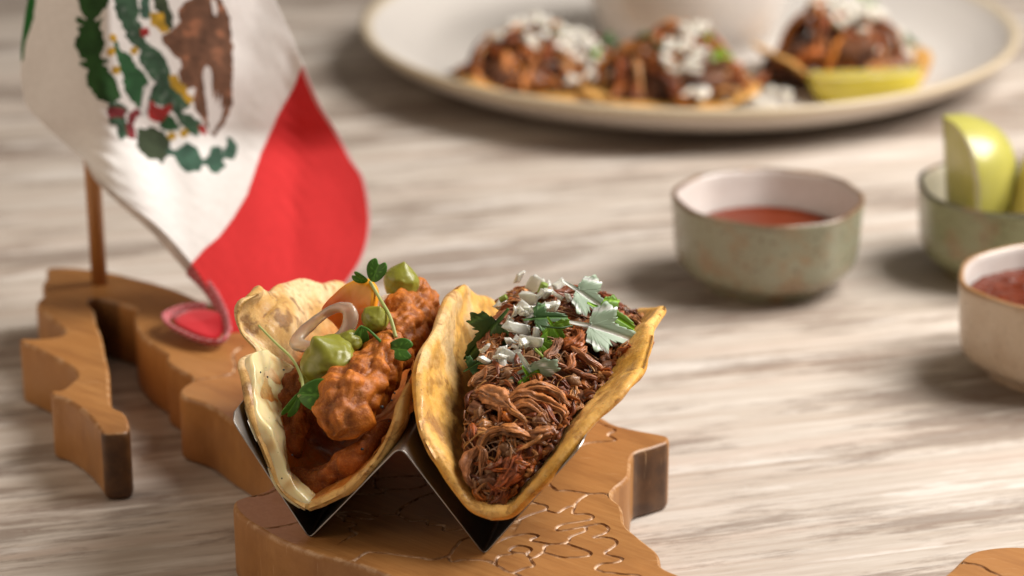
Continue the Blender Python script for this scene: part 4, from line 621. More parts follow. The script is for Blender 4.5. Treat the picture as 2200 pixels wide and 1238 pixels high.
# ------------------------------------------------------------ small flag on a wooden pole
PRINT = dict(brown=(0.20, 0.095, 0.055), white=(0.80, 0.76, 0.74), deep=(0.025, 0.085, 0.02), cactus=(0.045, 0.10, 0.055), green=(0.03, 0.11, 0.04),
             leaf=(0.055, 0.125, 0.085), red=(0.42, 0.03, 0.025), maroon=(0.22, 0.03, 0.035), olive=(0.05, 0.07, 0.035), gold=(0.55, 0.33, 0.03))
def build_flag():
    t = thing('table_flag', 'small green, white and red cloth flag with an eagle emblem on a thin wooden pole', 'flag', POLE)
    P0 = np.array(POLE)
    net = np.array(FLAG_NET).reshape(FLAG_ROWS, FLAG_COLS, 5)
    NR, NC = 430, 430
    def up(A, n):
        m = len(A); s = np.linspace(0, m-1.0001, n); i = s.astype(int); f = (s-i)[:, None, None]
        g = lambda k: A[np.clip(i+k, 0, m-1)]
        a, b, c, d = g(-1), g(0), g(1), g(2)
        return 0.5*((2*b)+(-a+c)*f+(2*a-5*b+4*c-d)*f**2+(-a+3*b-3*c+d)*f**3)
    G = up(net, NR); G = up(G.transpose(1, 0, 2), NC).transpose(1, 0, 2)
    G = G.reshape(-1, 5)
    uv = G[:, 3:5]; V = G[:, :3].copy()
    V[:, 1] += 0.12*fbm(np.c_[uv, uv[:, 0]*0], 0.06, 2, 3)
    px, py = uv[:, 0], uv[:, 1]
    wx = px+0.35*vnoise(np.c_[uv, px*0], 0.9, 5)*0.4; wy = py+0.35*vnoise(np.c_[uv, px*0], 0.9, 8)*0.4
    c = np.tile([0.90, 0.87, 0.85], (len(V), 1))
    for nme, poly in sorted(EMBLEM, key=lambda q: ['brown', 'white', 'deep', 'cactus', 'green', 'olive', 'leaf', 'maroon', 'red', 'gold'].index(q[0])):
        pl = np.array(poly)
        grow = dict(white=0.0, red=0.15, gold=0.2, brown=0.25).get(nme, 0.5)
        msk = inpoly(wx, wy, pl)
        if grow: msk |= segdist(wx, wy, pl, True) < grow*(1+0.6*vnoise(np.c_[uv, px*0], 1.3, 31))
        cc = np.tile(PRINT[nme], (len(V), 1))
        f = fbm(np.c_[uv, px*0], 0.55, 3, 21)[:, None]
        if nme == 'brown': cc = cc*(1+0.35*f)+np.maximum(0, f-0.2)*[0.16, 0.05, 0.02]
        elif nme != 'white': cc = cc*(1+0.30*f)
        if nme == 'cactus':
            dots = vnoise(np.c_[uv, px*0], 1.1, 77); cc = cc+np.where(dots > 0.45, 0.07, 0)[:, None]
        c[msk] = cc[msk]
    ln = segdist(px, py, np.array([(33.5, -17.8), (32.0, -21.0), (31.0, -25.0)])); c[ln < 0.35] *= 0.55
    ln = segdist(px, py, np.array([(32.0, -17.8), (30.5, -21.0), (30.0, -25.0)])); c[ln < 0.3] *= 0.6
    rm = inpoly(px, py, RED_FIELD); c[rm] = (0.70, 0.032, 0.034)
    gm = inpoly(px, py, GREEN_FIELD); c[gm] = (0.02, 0.16, 0.03)
    u = np.tile(np.linspace(0, 1, NC), NR)
    edge = (u > 0.982) & rm
    c[edge] = (0.72, 0.36, 0.36)
    i = np.arange(NR-1)[:, None]; j = np.arange(NC-1)[None]
    F = np.stack([i*NC+j, (i+1)*NC+j, (i+1)*NC+j+1, i*NC+j+1], -1).reshape(-1, 4)
    k = NT('printed_cloth')
    col = k.attr('Col')
    weave = k.new('ShaderNodeTexWave'); weave.inputs['Scale'].default_value = 9; k.t.links.new(k.P, weave.inputs['Vector'])
    colw = k.mix(k.ramp(k.noise(4, 4), [(0.3, 0.0), (0.8, 0.14)]), col, (0.45, 0.40, 0.36), 'MULTIPLY')
    k.p(base=colw, rough=0.85, spec=0.2, sheen=0.2)
    k.bump(k.noise(18, 2), 0.15, 0.01)
    tr = k.new('ShaderNodeBsdfTranslucent'); k.t.links.new(colw, tr.inputs[0])
    mx = k.new('ShaderNodeMixShader'); mx.inputs[0].default_value = 0.20
    outn = k.t.nodes['Material Output']
    k.t.links.new(k.b.outputs[0], mx.inputs[1]); k.t.links.new(tr.outputs[0], mx.inputs[2]); k.t.links.new(mx.outputs[0], outn.inputs[0])
    cloth = obj('cloth', V-P0, F, k.m, t, col=c)
    sol = cloth.modifiers.new('thickness', 'SOLIDIFY'); sol.thickness = 0.04*S; sol.offset = 0
    # stitched hem, white along the white field and red along the red field
    def hem(path, width, ca, cb, name):
        P = smooth_path(np.array(path), 260)
        rad = width*(1+0.06*np.sin(np.arange(260)*0.9))*(np.linspace(1.1, 0.62, 260) if name == 'hem' and width > 0.22 else 1)
        Vh, Fh = tube(P, rad, 18, flat=0.42)
        s = np.repeat(np.arange(260), 18); a = np.tile(np.arange(18), 260)
        zig = ((s*0.34+a*0.9) % 3.0) < 0.8
        cc = np.where(zig[:, None], cb, ca)
        cc = cc*(1+0.15*vnoise(Vh, 3, 4))[:, None]
        return obj(name, Vh-P0, Fh, k.m, cloth, col=cc)
    hem(HEM_WHITE, 0.21, (0.66, 0.60, 0.56), (0.80, 0.77, 0.75), 'hem')
    tag(hem(HEM_RED, 0.27, (0.46, 0.045, 0.06), (0.70, 0.42, 0.42), 'hem'), 'red hem curling round at the foot of the flag')
    R = smooth_path(np.array(HEM_FOLD), 60, closed=True); cen = R.mean(0)
    rr = [cen+(R-cen)*q for q in (1, .75, .5, .25, .05)]
    Vp = np.vstack(rr); Vp[:, 1] += 0.15*fbm(Vp, .6, 2, 3)
    Fp = [[a*60+b, a*60+(b+1) % 60, (a+1)*60+(b+1) % 60, (a+1)*60+b] for a in range(4) for b in range(60)]+[[240+b for b in range(60)]]
    fo = obj('folded_corner', Vp-P0, Fp, k.m, cloth, col=np.tile([0.62, 0.02, 0.03], (len(Vp), 1)))
    sl = fo.modifiers.new('thickness', 'SOLIDIFY'); sl.thickness = 0.05*S
    # pole: slightly tapered dowel with a rounded top
    kp = NT('dowel_wood')
    gp = kp.noise(3, 5, 0.6, vec=kp.mapping(scale=(3, 3, 0.15)))
    kp.p(base=kp.mix(gp, (0.30, 0.115, 0.028), (0.52, 0.24, 0.075)), rough=0.35, coat=0.3, coatr=0.25)
    prof = [(0, -0.02), (0.32, 0.0), (0.315, 4), (0.31, 10), (0.305, 16.8), (0.27, 17.1), (0.15, 17.3), (0, 17.35)]
    Vq, Fq = lathe(prof, 28)
    obj('pole', Vq, Fq, kp.m, t)
POLE = (-16.32, 23.03, 2.50)
build_flag()

# ------------------------------------------------------------ bent steel taco holder
YAW = math.radians(-11.61)
ORG_R = (-0.85, -0.58, 2.50)       # foot of the right-hand valley, front edge
ORG_L = (-6.25, 0.53, 2.50)
def steel():
    k = NT('brushed_steel')
    br = k.noise(2.0, 5, 0.7, vec=k.mapping(scale=(1.5, 40, 1.5)))
    k.p(base=k.mix(k.noise(0.8, 4), (0.30, 0.285, 0.27), (0.42, 0.40, 0.38)), metal=1.0, rough=k.ramp(br, [(0.3, 0.26), (0.7, 0.42)]))
    k.bump(br, 0.06, 0.01)
    return k.m
def build_holder():
    t = thing('taco_holder', 'bent stainless steel taco holder standing on the brown map board', 'taco holder', ORG_R, YAW)
    dx = -5.51
    prof = [(dx-2.40, 3.98), (dx, 0.10), (-2.575, 3.50), (0, 0.10), (2.95, 3.98)]
    # rounded bends
    P = []
    rb = [0, 0.20, 0.34, 0.20, 0]
    for i, p in enumerate(prof):
        p = np.array(p)
        if rb[i] == 0: P.append(p); continue
        a = np.array(prof[i-1])-p; b = np.array(prof[i+1])-p
        a /= np.linalg.norm(a); b /= np.linalg.norm(b)
        q0, q1 = p+a*rb[i]*1.1, p+b*rb[i]*1.1
        for s in np.linspace(0, 1, 9): P.append((1-s)**2*q0+2*s*(1-s)*p+s*s*q1)
    P = np.array(P)
    # denser along the flat flanks
    Q = [P[0]]
    for a, b in zip(P[:-1], P[1:]):
        n = max(1, int(np.linalg.norm(b-a)/0.15))
        for s in range(1, n+1): Q.append(a+(b-a)*s/n)
    Q = np.array(Q); Q[:, 1] -= Q[:, 1].min()-0.045
    T = np.gradient(Q, axis=0); T /= np.linalg.norm(T, axis=1)[:, None]
    Nn = np.stack([-T[:, 1], T[:, 0]], 1)
    th = 0.045
    L = 7.2; nb = 30
    n = len(Q); s = np.r_[0, np.cumsum(np.linalg.norm(np.diff(Q, axis=0), axis=1))]; tot = s[-1]
    rc = 0.42                                # rounded outer corners of the sheet
    V = []; 
    for side in (1, -1):
        for i in range(n):
            e = min(s[i], tot-s[i]); cut = 0
            if e < rc: cut = rc-math.sqrt(max(0, rc*rc-(rc-e)**2))
            for b in np.linspace(cut, L-cut, nb):
                p = Q[i]+Nn[i]*th*0.5*side
                V.append((p[0], b, p[1]))
    F = []
    h = n*nb
    for i in range(n-1):
        for j in range(nb-1):
            a = i*nb+j; F.append((a, a+nb, a+nb+1, a+1)); F.append((h+a, h+a+1, h+a+nb+1, h+a+nb))
    for i in range(n-1):
        a = i*nb; F.append((a, h+a, h+a+nb, a+nb)); a = i*nb+nb-1; F.append((a, a+nb, h+a+nb, h+a))
    for j in range(nb-1):
        a = j; F.append((a, a+1, h+a+1, h+a)); a = (n-1)*nb+j; F.append((a, h+a, h+a+1, a+1))
    o = obj('bent_sheet', V, F, steel(), t)
    bv = o.modifiers.new('edge', 'BEVEL'); bv.width = 0.012*S; bv.segments = 2; bv.limit_method = 'ANGLE'; bv.angle_limit = math.radians(50)
    sm = o.modifiers.new('wn', 'WEIGHTED_NORMAL')
    return t
build_holder()

# ------------------------------------------------------------ tortillas
class Fold:
    """cross-section of a folded tortilla: v along the fold, u along its crease, b0 the front"""
    def __init__(s, left, right, b0, R):
        P = [(-v, a, z) for v, a, z in left[::-1]]+[(0, *right[0])]+[(v, a, z) for v, a, z in right[1:]]
        P = np.array(P, float); Q = smooth_path(P[:, 1:], 260)
        L = np.r_[0, np.cumsum(np.linalg.norm(np.diff(Q, axis=0), axis=1))]
        c = np.argmin(np.hypot(*(Q-np.array(right[0])).T)); s.v = L-L[c]; s.Q = Q; s.b0 = b0; s.R = R
        T = np.gradient(Q, axis=0); T /= np.linalg.norm(T, axis=1)[:, None]
        s.N = np.stack([-T[:, 1], T[:, 0]], 1)      # towards the inside
    def at(s, u, v, off=0):
        """u measured from the middle of the disc along the crease"""
        f = lambda k: np.interp(v, s.v, k)
        # beyond the ends go straight on
        ex = np.maximum(0, v-s.v[-1]); en = np.maximum(0, s.v[0]-v)
        t1 = s.Q[-1]-s.Q[-4]; t1 = t1/np.linalg.norm(t1); t0 = s.Q[0]-s.Q[3]; t0 = t0/np.linalg.norm(t0)
        a = f(s.Q[:, 0])+ex*t1[0]+en*t0[0]; z = f(s.Q[:, 1])+ex*t1[1]+en*t0[1]
        na, nz = f(s.N[:, 0]), f(s.N[:, 1]); L = np.hypot(na, nz); na, nz = na/L, nz/L
        return np.stack([a+na*off, s.b0+s.R+u, z+nz*off], -1)
def disc_grid(nr, nt):
    r = np.linspace(0.004, 1, nr)**0.8; th = np.linspace(0, 2*np.pi, nt, endpoint=False)
    i = np.arange(nr-1)[:, None]; j = np.arange(nt)[None]
    F = np.stack([i*nt+j, i*nt+(j+1) % nt, (i+1)*nt+(j+1) % nt, (i+1)*nt+j], -1).reshape(-1, 4)
    return np.meshgrid(r, th, indexing='ij')+[F]
def make_tortilla(fold, Rf, th, seed, bumps, colfn, m, parent, name='tortilla', pillow=None):
    nr, nt = 110, 420
    r, t, F = disc_grid(nr, nt)
    Rt = Rf(t)
    u = -r*Rt*np.cos(t); v = r*Rt*np.sin(t)
    P2 = np.stack([u, v, np.zeros_like(u)], -1)
    e = 0.34; rr = r*Rt; d = np.clip((rr-(Rt-e))/e, 0, 1); tf = np.sqrt(np.clip(1-d*d, 0, 1))
    puff = fbm(P2, 0.55, 3, seed)*bumps+fbm(P2, 1.7, 3, seed+5)*bumps*0.4+fbm(P2, 5, 3, seed+9)*bumps*0.13
    wav = fbm(P2, 0.22, 2, seed+3)*0.18*sstep(2.0, 6.0, rr)
    thk = th*(1+0.22*fbm(P2, 0.8, 3, seed+2))
    pil = pillow(u, v) if pillow else 0
    A = fold.at(u, v, wav+(thk/2)*tf+np.maximum(puff, -0.05)*0.7*np.sqrt(tf+0.05)+pil)
    B = fold.at(u, v, wav-(thk/2)*tf+puff*0.4*np.sqrt(tf+0.05))
    V = np.vstack([A.reshape(-1, 3), B.reshape(-1, 3)])
    n = nr*nt
    F2 = np.vstack([F, F[:, ::-1]+n])
    # join the two skins at the rim and close the middle
    j = np.arange(nt); a = (nr-1)*nt
    F2 = np.vstack([F2, np.stack([a+j, a+(j+1) % nt, n+a+(j+1) % nt, n+a+j], 1)])
    c = np.vstack([colfn(u, v, r, t, P2, True, puff).reshape(-1, 3), colfn(u, v, r, t, P2, False, puff).reshape(-1, 3)])
    return obj(name, V, F2, m, parent, col=c)
def tortilla_material():
    k = NT('toasted_tortilla')
    n1 = k.noise(2.3, 7, 0.75)
    sp = k.ramp(k.noise(9, 3, 0.6), [(0.66, 0.0), (0.72, 1.0)])
    c = k.mix(k.ramp(n1, [(0.46, 0.0), (0.66, 0.55)]), k.attr('Col'), (0.36, 0.150, 0.028))
    c = k.mix(k.ramp(k.noise(3.6, 5, 0.7), [(0.5, 0.0), (0.8, 0.5)]), c, (0.84, 0.56, 0.24))
    toast = k.ramp(k.noise(1.25, 5, 0.72, dist=0.6), [(0.56, 0.0), (0.64, 1.0)])
    c = k.mix(k.math('MULTIPLY', toast, 0.6), c, (0.24, 0.085, 0.018))
    c = k.mix(k.math('MULTIPLY', sp, 0.6), c, (0.08, 0.024, 0.006))
    k.p(base=c, rough=k.ramp(k.noise(2.5, 4), [(0.40, 0.42), (0.60, 0.72)]), spec=0.35, sss=0.12, sssr=(0.30, 0.14, 0.05), coat=k.ramp(k.noise(1.1, 3), [(0.52, 0.0), (0.64, 0.40)]), coatr=0.16)
    k.bump(k.noise(4.5, 5, 0.7), 0.7, 0.05); k.bump(k.noise(17, 3), 0.5, 0.02)
    return k.m
TORT = tortilla_material()
def noisy(c, f): return c*(1+f[..., None])

# ------------------------------------------------------------ right taco: shredded pork
taco_r = thing('shredded_meat_taco', 'yellow tortilla taco of dark shredded meat, onion and cilantro in the steel holder', 'taco', ORG_R, YAW)
fold_r = Fold([(0, 0.36, 1.38), (.8, -.34, 1.58), (1.5, -.85, 2.03), (2.4, -1.42, 2.75), (3.4, -2.03, 3.55), (4.1, -2.34, 4.2), (5.0, -2.58, 5.1), (5.8, -2.55, 5.9), (6.5, -2.28, 6.5)],
              [(0.36, 1.38), (.65, .94, 1.56), (1.3, 1.32, 2.08), (2.4, 1.90, 2.85), (3.75, 2.68, 3.85), (4.8, 3.52, 4.6), (5.8, 4.28, 5.3), (6.5, 4.66, 5.85)], -0.45, 6.6)
def Rr(t):
    tt = (t+np.pi) % (2*np.pi)-np.pi
    return 6.6*(1+0.012*np.sin(3*t+1)+0.012*np.sin(7*t)+0.010*np.sin(13*t+2))-0.75*sstep(0.8, 1.4, np.abs(tt))*(1-sstep(2.2, 2.8, np.abs(tt)))
def col_r(u, v, r, t, P, inner, puff):
    f = fbm(P, 0.5, 4, 51); g = fbm(P, 1.6, 4, 57)
    c = np.where(inner[..., None] if not isinstance(inner, bool) else inner, [0.78, 0.43, 0.10], [0.74, 0.37, 0.06])*np.ones(u.shape+(3,))
    c = c+(np.clip(f, -1, 1)[..., None]*[0.12, 0.085, 0.05])
    tan = sstep(0.15, 0.55, g)[..., None]*(1-sstep(0.90, 0.97, r))[..., None]
    c = c*(1-0.55*tan)+0.55*tan*np.array([0.30, 0.14, 0.035])
    pale = sstep(0.0, 0.6, fbm(P, 0.7, 3, 64))[..., None]*sstep(-2.5, -4.5, v)[..., None]
    c = c*(1-0.6*pale)+0.6*pale*np.array([0.80, 0.60, 0.34])
    return np.clip(c, 0.01, 0.9)
make_tortilla(fold_r, Rr, 0.40, 31, 0.085, col_r, TORT, taco_r)

def meat_material(name, rough=0.32):
    k = NT(name)
    c = k.mix(k.ramp(k.noise(7, 3), [(0.4, 0.0), (0.75, 0.40)]), k.attr('Col'), (0.06, 0.014, 0.004))
    k.p(base=c, rough=k.ramp(k.noise(5, 3), [(0.3, rough+0.02), (0.7, rough+0.28)]), spec=0.28, coat=k.ramp(k.noise(3, 3), [(0.45, 0.0), (0.6, 0.5)]), coatr=0.13)
    k.bump(k.noise(14, 3, 0.65), 0.7, 0.03); k.bump(k.noise(34, 2, 0.6), 0.6, 0.012)
    return k.m
MEAT = meat_material('braised_meat')
def crest(b):
    return np.interp(b, [-0.1, 0.2, 0.5, 0.9, 1.5, 2.2, 3.2, 4.5, 6, 7.5, 9, 10.0, 11], [1.75, 2.35, 2.85, 3.3, 3.75, 4.15, 4.55, 4.95, 5.3, 5.5, 5.3, 4.6, 3.0])
def inner_a(z, right):
    m = fold_r.v > 0 if right else fold_r.v < 0
    zz, aa = fold_r.Q[m, 1], fold_r.Q[m, 0]
    o = np.argsort(zz)
    if right: return np.interp(z, zz[o], aa[o])-0.30
    # the filling leaves the upper left wall bare
    return np.interp(z, zz[o], aa[o])+0.32+np.interp(z, [1.8, 2.8, 3.8, 5.0, 5.6], [0.0, 0.35, 0.85, 1.15, 1.15])
def meat_top(a, b):
    """height of the filling at cross position a, depth b"""
    x = (a-0.7)/2.5
    return crest(b)-0.75*np.clip(np.abs(x), 0, 1.6)**2.2
def shred(name, parent, P, width, thick, tone, rg, m, K=34, nn=48, ribs=1.0, offset=None, up=None):
    """one piece of pulled meat: a ribbed, tapering strip of fibres round a curved path"""
    P = smooth_path(P, K); T = np.gradient(P, axis=0); T /= np.linalg.norm(T, axis=1)[:, None]+1e-9
    up = np.array([0, -0.5, 0.85]) if up is None else up
    Sd = np.cross(T, up); Sd /= np.linalg.norm(Sd, axis=1)[:, None]+1e-9
    Up = np.cross(Sd, T)
    t = np.linspace(-1, 1, K)
    tw = rg.uniform(-.5, .5)*t+rg.uniform(-.3, .3)
    a = np.linspace(0, 2*np.pi, nn, endpoint=False)
    sd = rg.randint(10000)
    q0, q1 = rg.uniform(0.15, 0.6), rg.uniform(0.15, 0.6)
    end = np.clip(1-np.abs(t)**rg.uniform(2.0, 4.5), 0, 1)**0.6*(1-(1-q0)*0.5*sstep(0, -1, t))*(1-(1-q1)*0.5*sstep(0, 1, t))+0.05
    ca, sa = np.cos(a)[None], np.sin(a)[None]
    A2 = np.stack([np.broadcast_to(np.cos(a)*2.2, (K, nn)), np.broadcast_to(np.sin(a)*2.2, (K, nn)), np.broadcast_to(t[:, None]*0.55, (K, nn))], -1)
    rib = 1-np.abs(fbm(A2*[1.9, 1.9, 1], 1.9, 2, sd)); low = fbm(A2, 0.7, 2, sd+3)
    rib = np.clip(rib, 0, 1)
    R = end[:, None]*(0.62+0.50*(rib-0.6)*ribs+0.28*low)
    wv = width*(1+0.18*np.sin(t*rg.uniform(2, 6)+rg.uniform(0, 6)))[:, None]
    c2, s2 = np.cos(tw)[:, None], np.sin(tw)[:, None]
    x = wv*R*ca; y = thick*R*sa
    X = x*c2-y*s2; Y = x*s2+y*c2
    V = (P[:, None]+X[..., None]*Sd[:, None]+Y[..., None]*Up[:, None]).reshape(-1, 3)
    V = V+min(0.07, width*0.22)*np.stack([fbm(V, 3.2, 3, sd+q) for q in range(3)], 1)
    F = [[i*nn+j, i*nn+(j+1) % nn, (i+1)*nn+(j+1) % nn, (i+1)*nn+j] for i in range(K-1) for j in range(nn)]
    F += [list(range(nn))[::-1], [(K-1)*nn+j for j in range(nn)]]
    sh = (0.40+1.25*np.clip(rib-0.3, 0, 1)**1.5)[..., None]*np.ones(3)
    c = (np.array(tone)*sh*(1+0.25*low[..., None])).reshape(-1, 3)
    if offset is not None: V = V-offset
    return obj(name, V, F, m, parent, col=np.clip(c*[1.16, 1.0, 0.84], 0.003, 0.95), loc=offset)
def build_meat():
    # dark bed of packed meat
    nb, na = 160, 110
    V = []
    for b in np.linspace(-0.08, 10.6, nb):
        zt = crest(b)
        aL, aR = inner_a(zt-0.5, False), inner_a(zt-0.5, True)+0.12
        ss = np.linspace(0, 1, na)
        a = aL+(aR-aL)*ss
        z = meat_top(a, b)-0.28
        z = np.maximum(z, 1.5)
        V.append(np.c_[a, np.full(na, b), z])
    V = np.vstack(V)
    V[:, 2] += 0.22*fbm(V, 1.3, 4, 5)+0.10*fbm(V, 5, 3, 15); V[:, 1] += 0.16*fbm(V, 2.2, 4, 8)
    # under the bed: bottom skin hugging the crease
    W = V.copy(); W[:, 2] = np.minimum(V[:, 2]-0.15, 1.55+0.75*np.abs(V[:, 0]-0.15))
    W[:, 0] = 0.15+(W[:, 0]-0.15)*0.8
    n = nb*na
    i = np.arange(nb-1)[:, None]; j = np.arange(na-1)[None]
    F = np.stack([i*na+j, i*na+j+1, (i+1)*na+j+1, (i+1)*na+j], -1).reshape(-1, 4)
    rim = []
    jj = np.arange(na-1)
    rim.append(np.stack([jj, jj+n, jj+1+n, jj+1], 1)); q = (nb-1)*na; rim.append(np.stack([q+jj, q+jj+1, q+jj+1+n, q+jj+n], 1))
    ii = np.arange(nb-1)*na; rim.append(np.stack([ii, ii+na, ii+na+n, ii+n], 1)); rim.append(np.stack([ii+na-1, ii+na-1+n, ii+2*na-1+n, ii+2*na-1], 1))
    F = np.vstack([F, F[:, ::-1]+n]+rim)
    VV = np.vstack([V, W])
    f = fbm(VV, 1.5, 4, 77)
    c = np.array([0.10, 0.030, 0.009])*(1+0.8*f[:, None])
    obj('meat_filling', VV, F, MEAT, taco_r, col=np.clip(c, 0.004, 1))
    tones = [(0.40, 0.135, 0.035), (0.52, 0.20, 0.055), (0.28, 0.075, 0.016), (0.17, 0.042, 0.010), (0.58, 0.28, 0.10), (0.44, 0.11, 0.012), (0.50, 0.16, 0.020)]
    rg = np.random.RandomState(42)
    def surf(a, b, h=0.0):
        b = np.asarray(b, float); a = np.asarray(a, float)
        zt = crest(b); aL, aR = inner_a(zt-0.35, False), inner_a(zt-0.35, True)
        a = np.clip(a, aL+0.02, aR-0.02)
        return np.stack([a, b, meat_top(a, b)+h], -1)
    def piece(a, b, ang, length, width, tone, bend, lift, thick=0.5, name='meat_shred', arch=0.0):
        t = np.linspace(-0.5, 0.5, 9)
        slope = (crest(b+0.3)-crest(b-0.3))/0.6
        kb = 1/math.sqrt(1+slope*slope)
        wob = 0.06*length*np.sin(t*rg.uniform(4, 9)+rg.uniform(0, 6))
        x = t*length; y = bend*(t*t-0.1)*length+wob
        ca, sa = math.cos(ang), math.sin(ang)
        h = lift+arch*(1-4*t*t)+0.07*np.sin(t*rg.uniform(5, 9)+rg.uniform(0, 6))
        P = surf(a+x*ca-y*sa, b+(x*sa+y*ca)*kb, 0)
        nrm = np.array([0, -slope*kb, kb]); nrm = nrm/np.linalg.norm(nrm)
        P = P+nrm*h[:, None]
        return shred(name, taco_r, P, width, width*thick, tone, rg, MEAT, up=nrm)
    # the large pieces one can make out: a, b, angle, length, width, tone, bend, lift, thickness, arch
    big = [(0.75, 0.45, 1.05, 1.7, 0.42, (0.42, 0.115, 0.035), 0.1, 0.05, 0.55, 0.10),
           (1.25, 0.85, 0.9, 1.6, 0.30, (0.26, 0.07, 0.02), 0.2, 0.0, 0.6, 0.0),
           (0.55, 1.05, 0.30, 2.1, 0.34, (0.46, 0.20, 0.065), -0.45, 0.12, 0.5, 0.18),
           (-0.45, 0.60, 1.35, 1.7, 0.30, (0.40, 0.175, 0.075), 0.25, 0.05, 0.6, 0.1),
           (-0.15, 0.55, 1.75, 1.0, 0.16, (0.42, 0.19, 0.08), 0.4, 0.15, 0.8, 0.1),
           (-0.25, 2.15, -0.38, 2.4, 0.46, (0.54, 0.25, 0.105), -0.12, 0.18, 0.5, 0.08),
           (1.15, 2.35, 0.30, 2.2, 0.28, (0.50, 0.22, 0.08), -0.55, 0.20, 0.7, 0.12),
           (1.25, 2.05, 0.05, 2.3, 0.24, (0.48, 0.20, 0.065), -0.5, 0.20, 0.7, 0.10),
           (1.2, 1.75, -0.10, 2.0, 0.30, (0.38, 0.155, 0.05), -0.4, 0.12, 0.6, 0.05),
           (0.45, 1.55, -0.2, 2.0, 0.26, (0.34, 0.13, 0.045), 0.3, 0.04, 0.6, 0.0),
           (1.55, 1.35, 0.5, 1.4, 0.30, (0.42, 0.19, 0.08), 0.3, 0.12, 0.7, 0.05),
           (-0.75, 3.2, 0.3, 1.6, 0.40, (0.60, 0.34, 0.20), 0.4, 0.10, 0.5, 0.05),
           (-0.5, 4.0, 1.1, 1.6, 0.34, (0.58, 0.32, 0.18), 0.2, 0.12, 0.5, 0.05),
           (2.0, 4.2, 1.35, 1.6, 0.17, (0.38, 0.15, 0.06), 0.1, 0.22, 0.9, 0.1),
           (2.15, 3.7, 0.2, 1.7, 0.17, (0.36, 0.15, 0.075), 0.1, 0.22, 0.9, 0.05),
           (2.45, 4.4, -0.45, 1.8, 0.17, (0.40, 0.16, 0.06), 0.15, 0.22, 0.9, 0.08),
           (1.9, 5.3, 1.2, 1.9, 0.34, (0.40, 0.12, 0.025), 0.3, 0.18, 0.6, 0.15),
           (2.25, 6.2, 0.9, 1.8, 0.30, (0.46, 0.17, 0.04), 0.3, 0.16, 0.6, 0.12),
           (2.7, 6.8, 1.3, 2.0, 0.40, (0.30, 0.10, 0.04), 0.2, 0.18, 0.6, 0.1),
           (-0.9, 5.6, 1.2, 2.2, 0.34, (0.34, 0.13, 0.06), 0.3, 0.14, 0.6, 0.1),
           (1.3, 4.3, 1.5, 1.3, 0.24, (0.32, 0.15, 0.08), 0.2, 0.22, 0.8, 0.1),
           (1.0, 7.6, 0.4, 2.0, 0.36, (0.26, 0.08, 0.03), 0.2, 0.18, 0.6, 0.2),
           (2.4, 8.2, 2.0, 1.8, 0.36, (0.24, 0.07, 0.03), 0.2, 0.12, 0.6, 0.2)]
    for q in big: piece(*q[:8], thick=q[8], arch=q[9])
    for q in range(250):
        b = max(0.12, 9.8*(rg.rand()**1.30))
        zt = crest(b); aL, aR = inner_a(zt-0.35, False), inner_a(zt-0.35, True)
        a = rg.uniform(aL+0.1, aR-0.02) if q % 4 else aR-rg.uniform(0.05, 0.5)
        tone = np.array(tones[rg.randint(len(tones))])*rg.uniform(0.7, 1.15)
        if b > 4 and a > 0.8: tone = tone*0.85
        if rg.rand() < 0.20:
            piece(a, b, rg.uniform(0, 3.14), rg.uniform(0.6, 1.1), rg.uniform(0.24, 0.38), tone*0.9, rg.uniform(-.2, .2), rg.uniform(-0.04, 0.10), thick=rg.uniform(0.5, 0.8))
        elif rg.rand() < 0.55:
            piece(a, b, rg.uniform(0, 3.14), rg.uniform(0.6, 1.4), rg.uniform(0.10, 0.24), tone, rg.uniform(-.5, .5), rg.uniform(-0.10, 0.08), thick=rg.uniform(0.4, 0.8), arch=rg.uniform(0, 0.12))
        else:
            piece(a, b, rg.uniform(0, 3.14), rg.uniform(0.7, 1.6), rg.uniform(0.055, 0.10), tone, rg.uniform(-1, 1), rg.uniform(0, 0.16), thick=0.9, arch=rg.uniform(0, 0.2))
    # pieces packed against the right-hand wall, down to the crease
    for q in range(60):
        b = rg.uniform(0.1, 5.5); dz = rg.uniform(0.05, 1.0)*min(1, 0.4+b*0.4); zt = crest(b)-dz
        zt = max(zt, 1.9)
        a = inner_a(zt-0.1, True)-rg.uniform(-0.02, 0.12); L = rg.uniform(0.5, 1.2); t_ = np.linspace(-.5, .5, 7)
        an = rg.uniform(-1.4, 0.6)
        P = np.stack([a+t_*L*0.45*math.sin(an)-0.1*np.cos(t_*4), b+t_*L*math.cos(an), zt+t_*L*math.sin(an)*0.7+rg.uniform(-.6, .6)*t_*t_], 1)
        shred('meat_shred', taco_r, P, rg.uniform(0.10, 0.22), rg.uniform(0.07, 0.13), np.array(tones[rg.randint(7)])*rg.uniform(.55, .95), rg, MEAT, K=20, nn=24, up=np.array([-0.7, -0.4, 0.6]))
    # loose single fibres too fine to pick apart
    mb = MB()
    for q in range(260):
        b = max(0.1, 9.5*(rg.rand()**1.2)); zt = crest(b); aL, aR = inner_a(zt-0.35, False), inner_a(zt-0.35, True)
        a = rg.uniform(aL, aR); ang = rg.uniform(0, 6.28); Ln = rg.uniform(0.5, 1.6); t = np.linspace(-.5, .5, 12)
        bend = rg.uniform(-1.2, 1.2)
        x = t*Ln; y = bend*t*t*Ln
        P = surf(a+x*math.cos(ang)-y*math.sin(ang), b+(x*math.sin(ang)+y*math.cos(ang))*0.6, rg.uniform(0.0, 0.30)+0.10*np.cos(t*rg.uniform(2, 7)+rg.uniform(0, 6)))
        Vt, Ft = tube(P, rg.uniform(0.012, 0.030), 4, cap=False)
        tone = np.array([(0.42, 0.20, 0.08), (0.50, 0.24, 0.07), (0.25, 0.09, 0.03), (0.5, 0.3, 0.18)][rg.randint(4)])
        mb.add(Vt, Ft, tone)
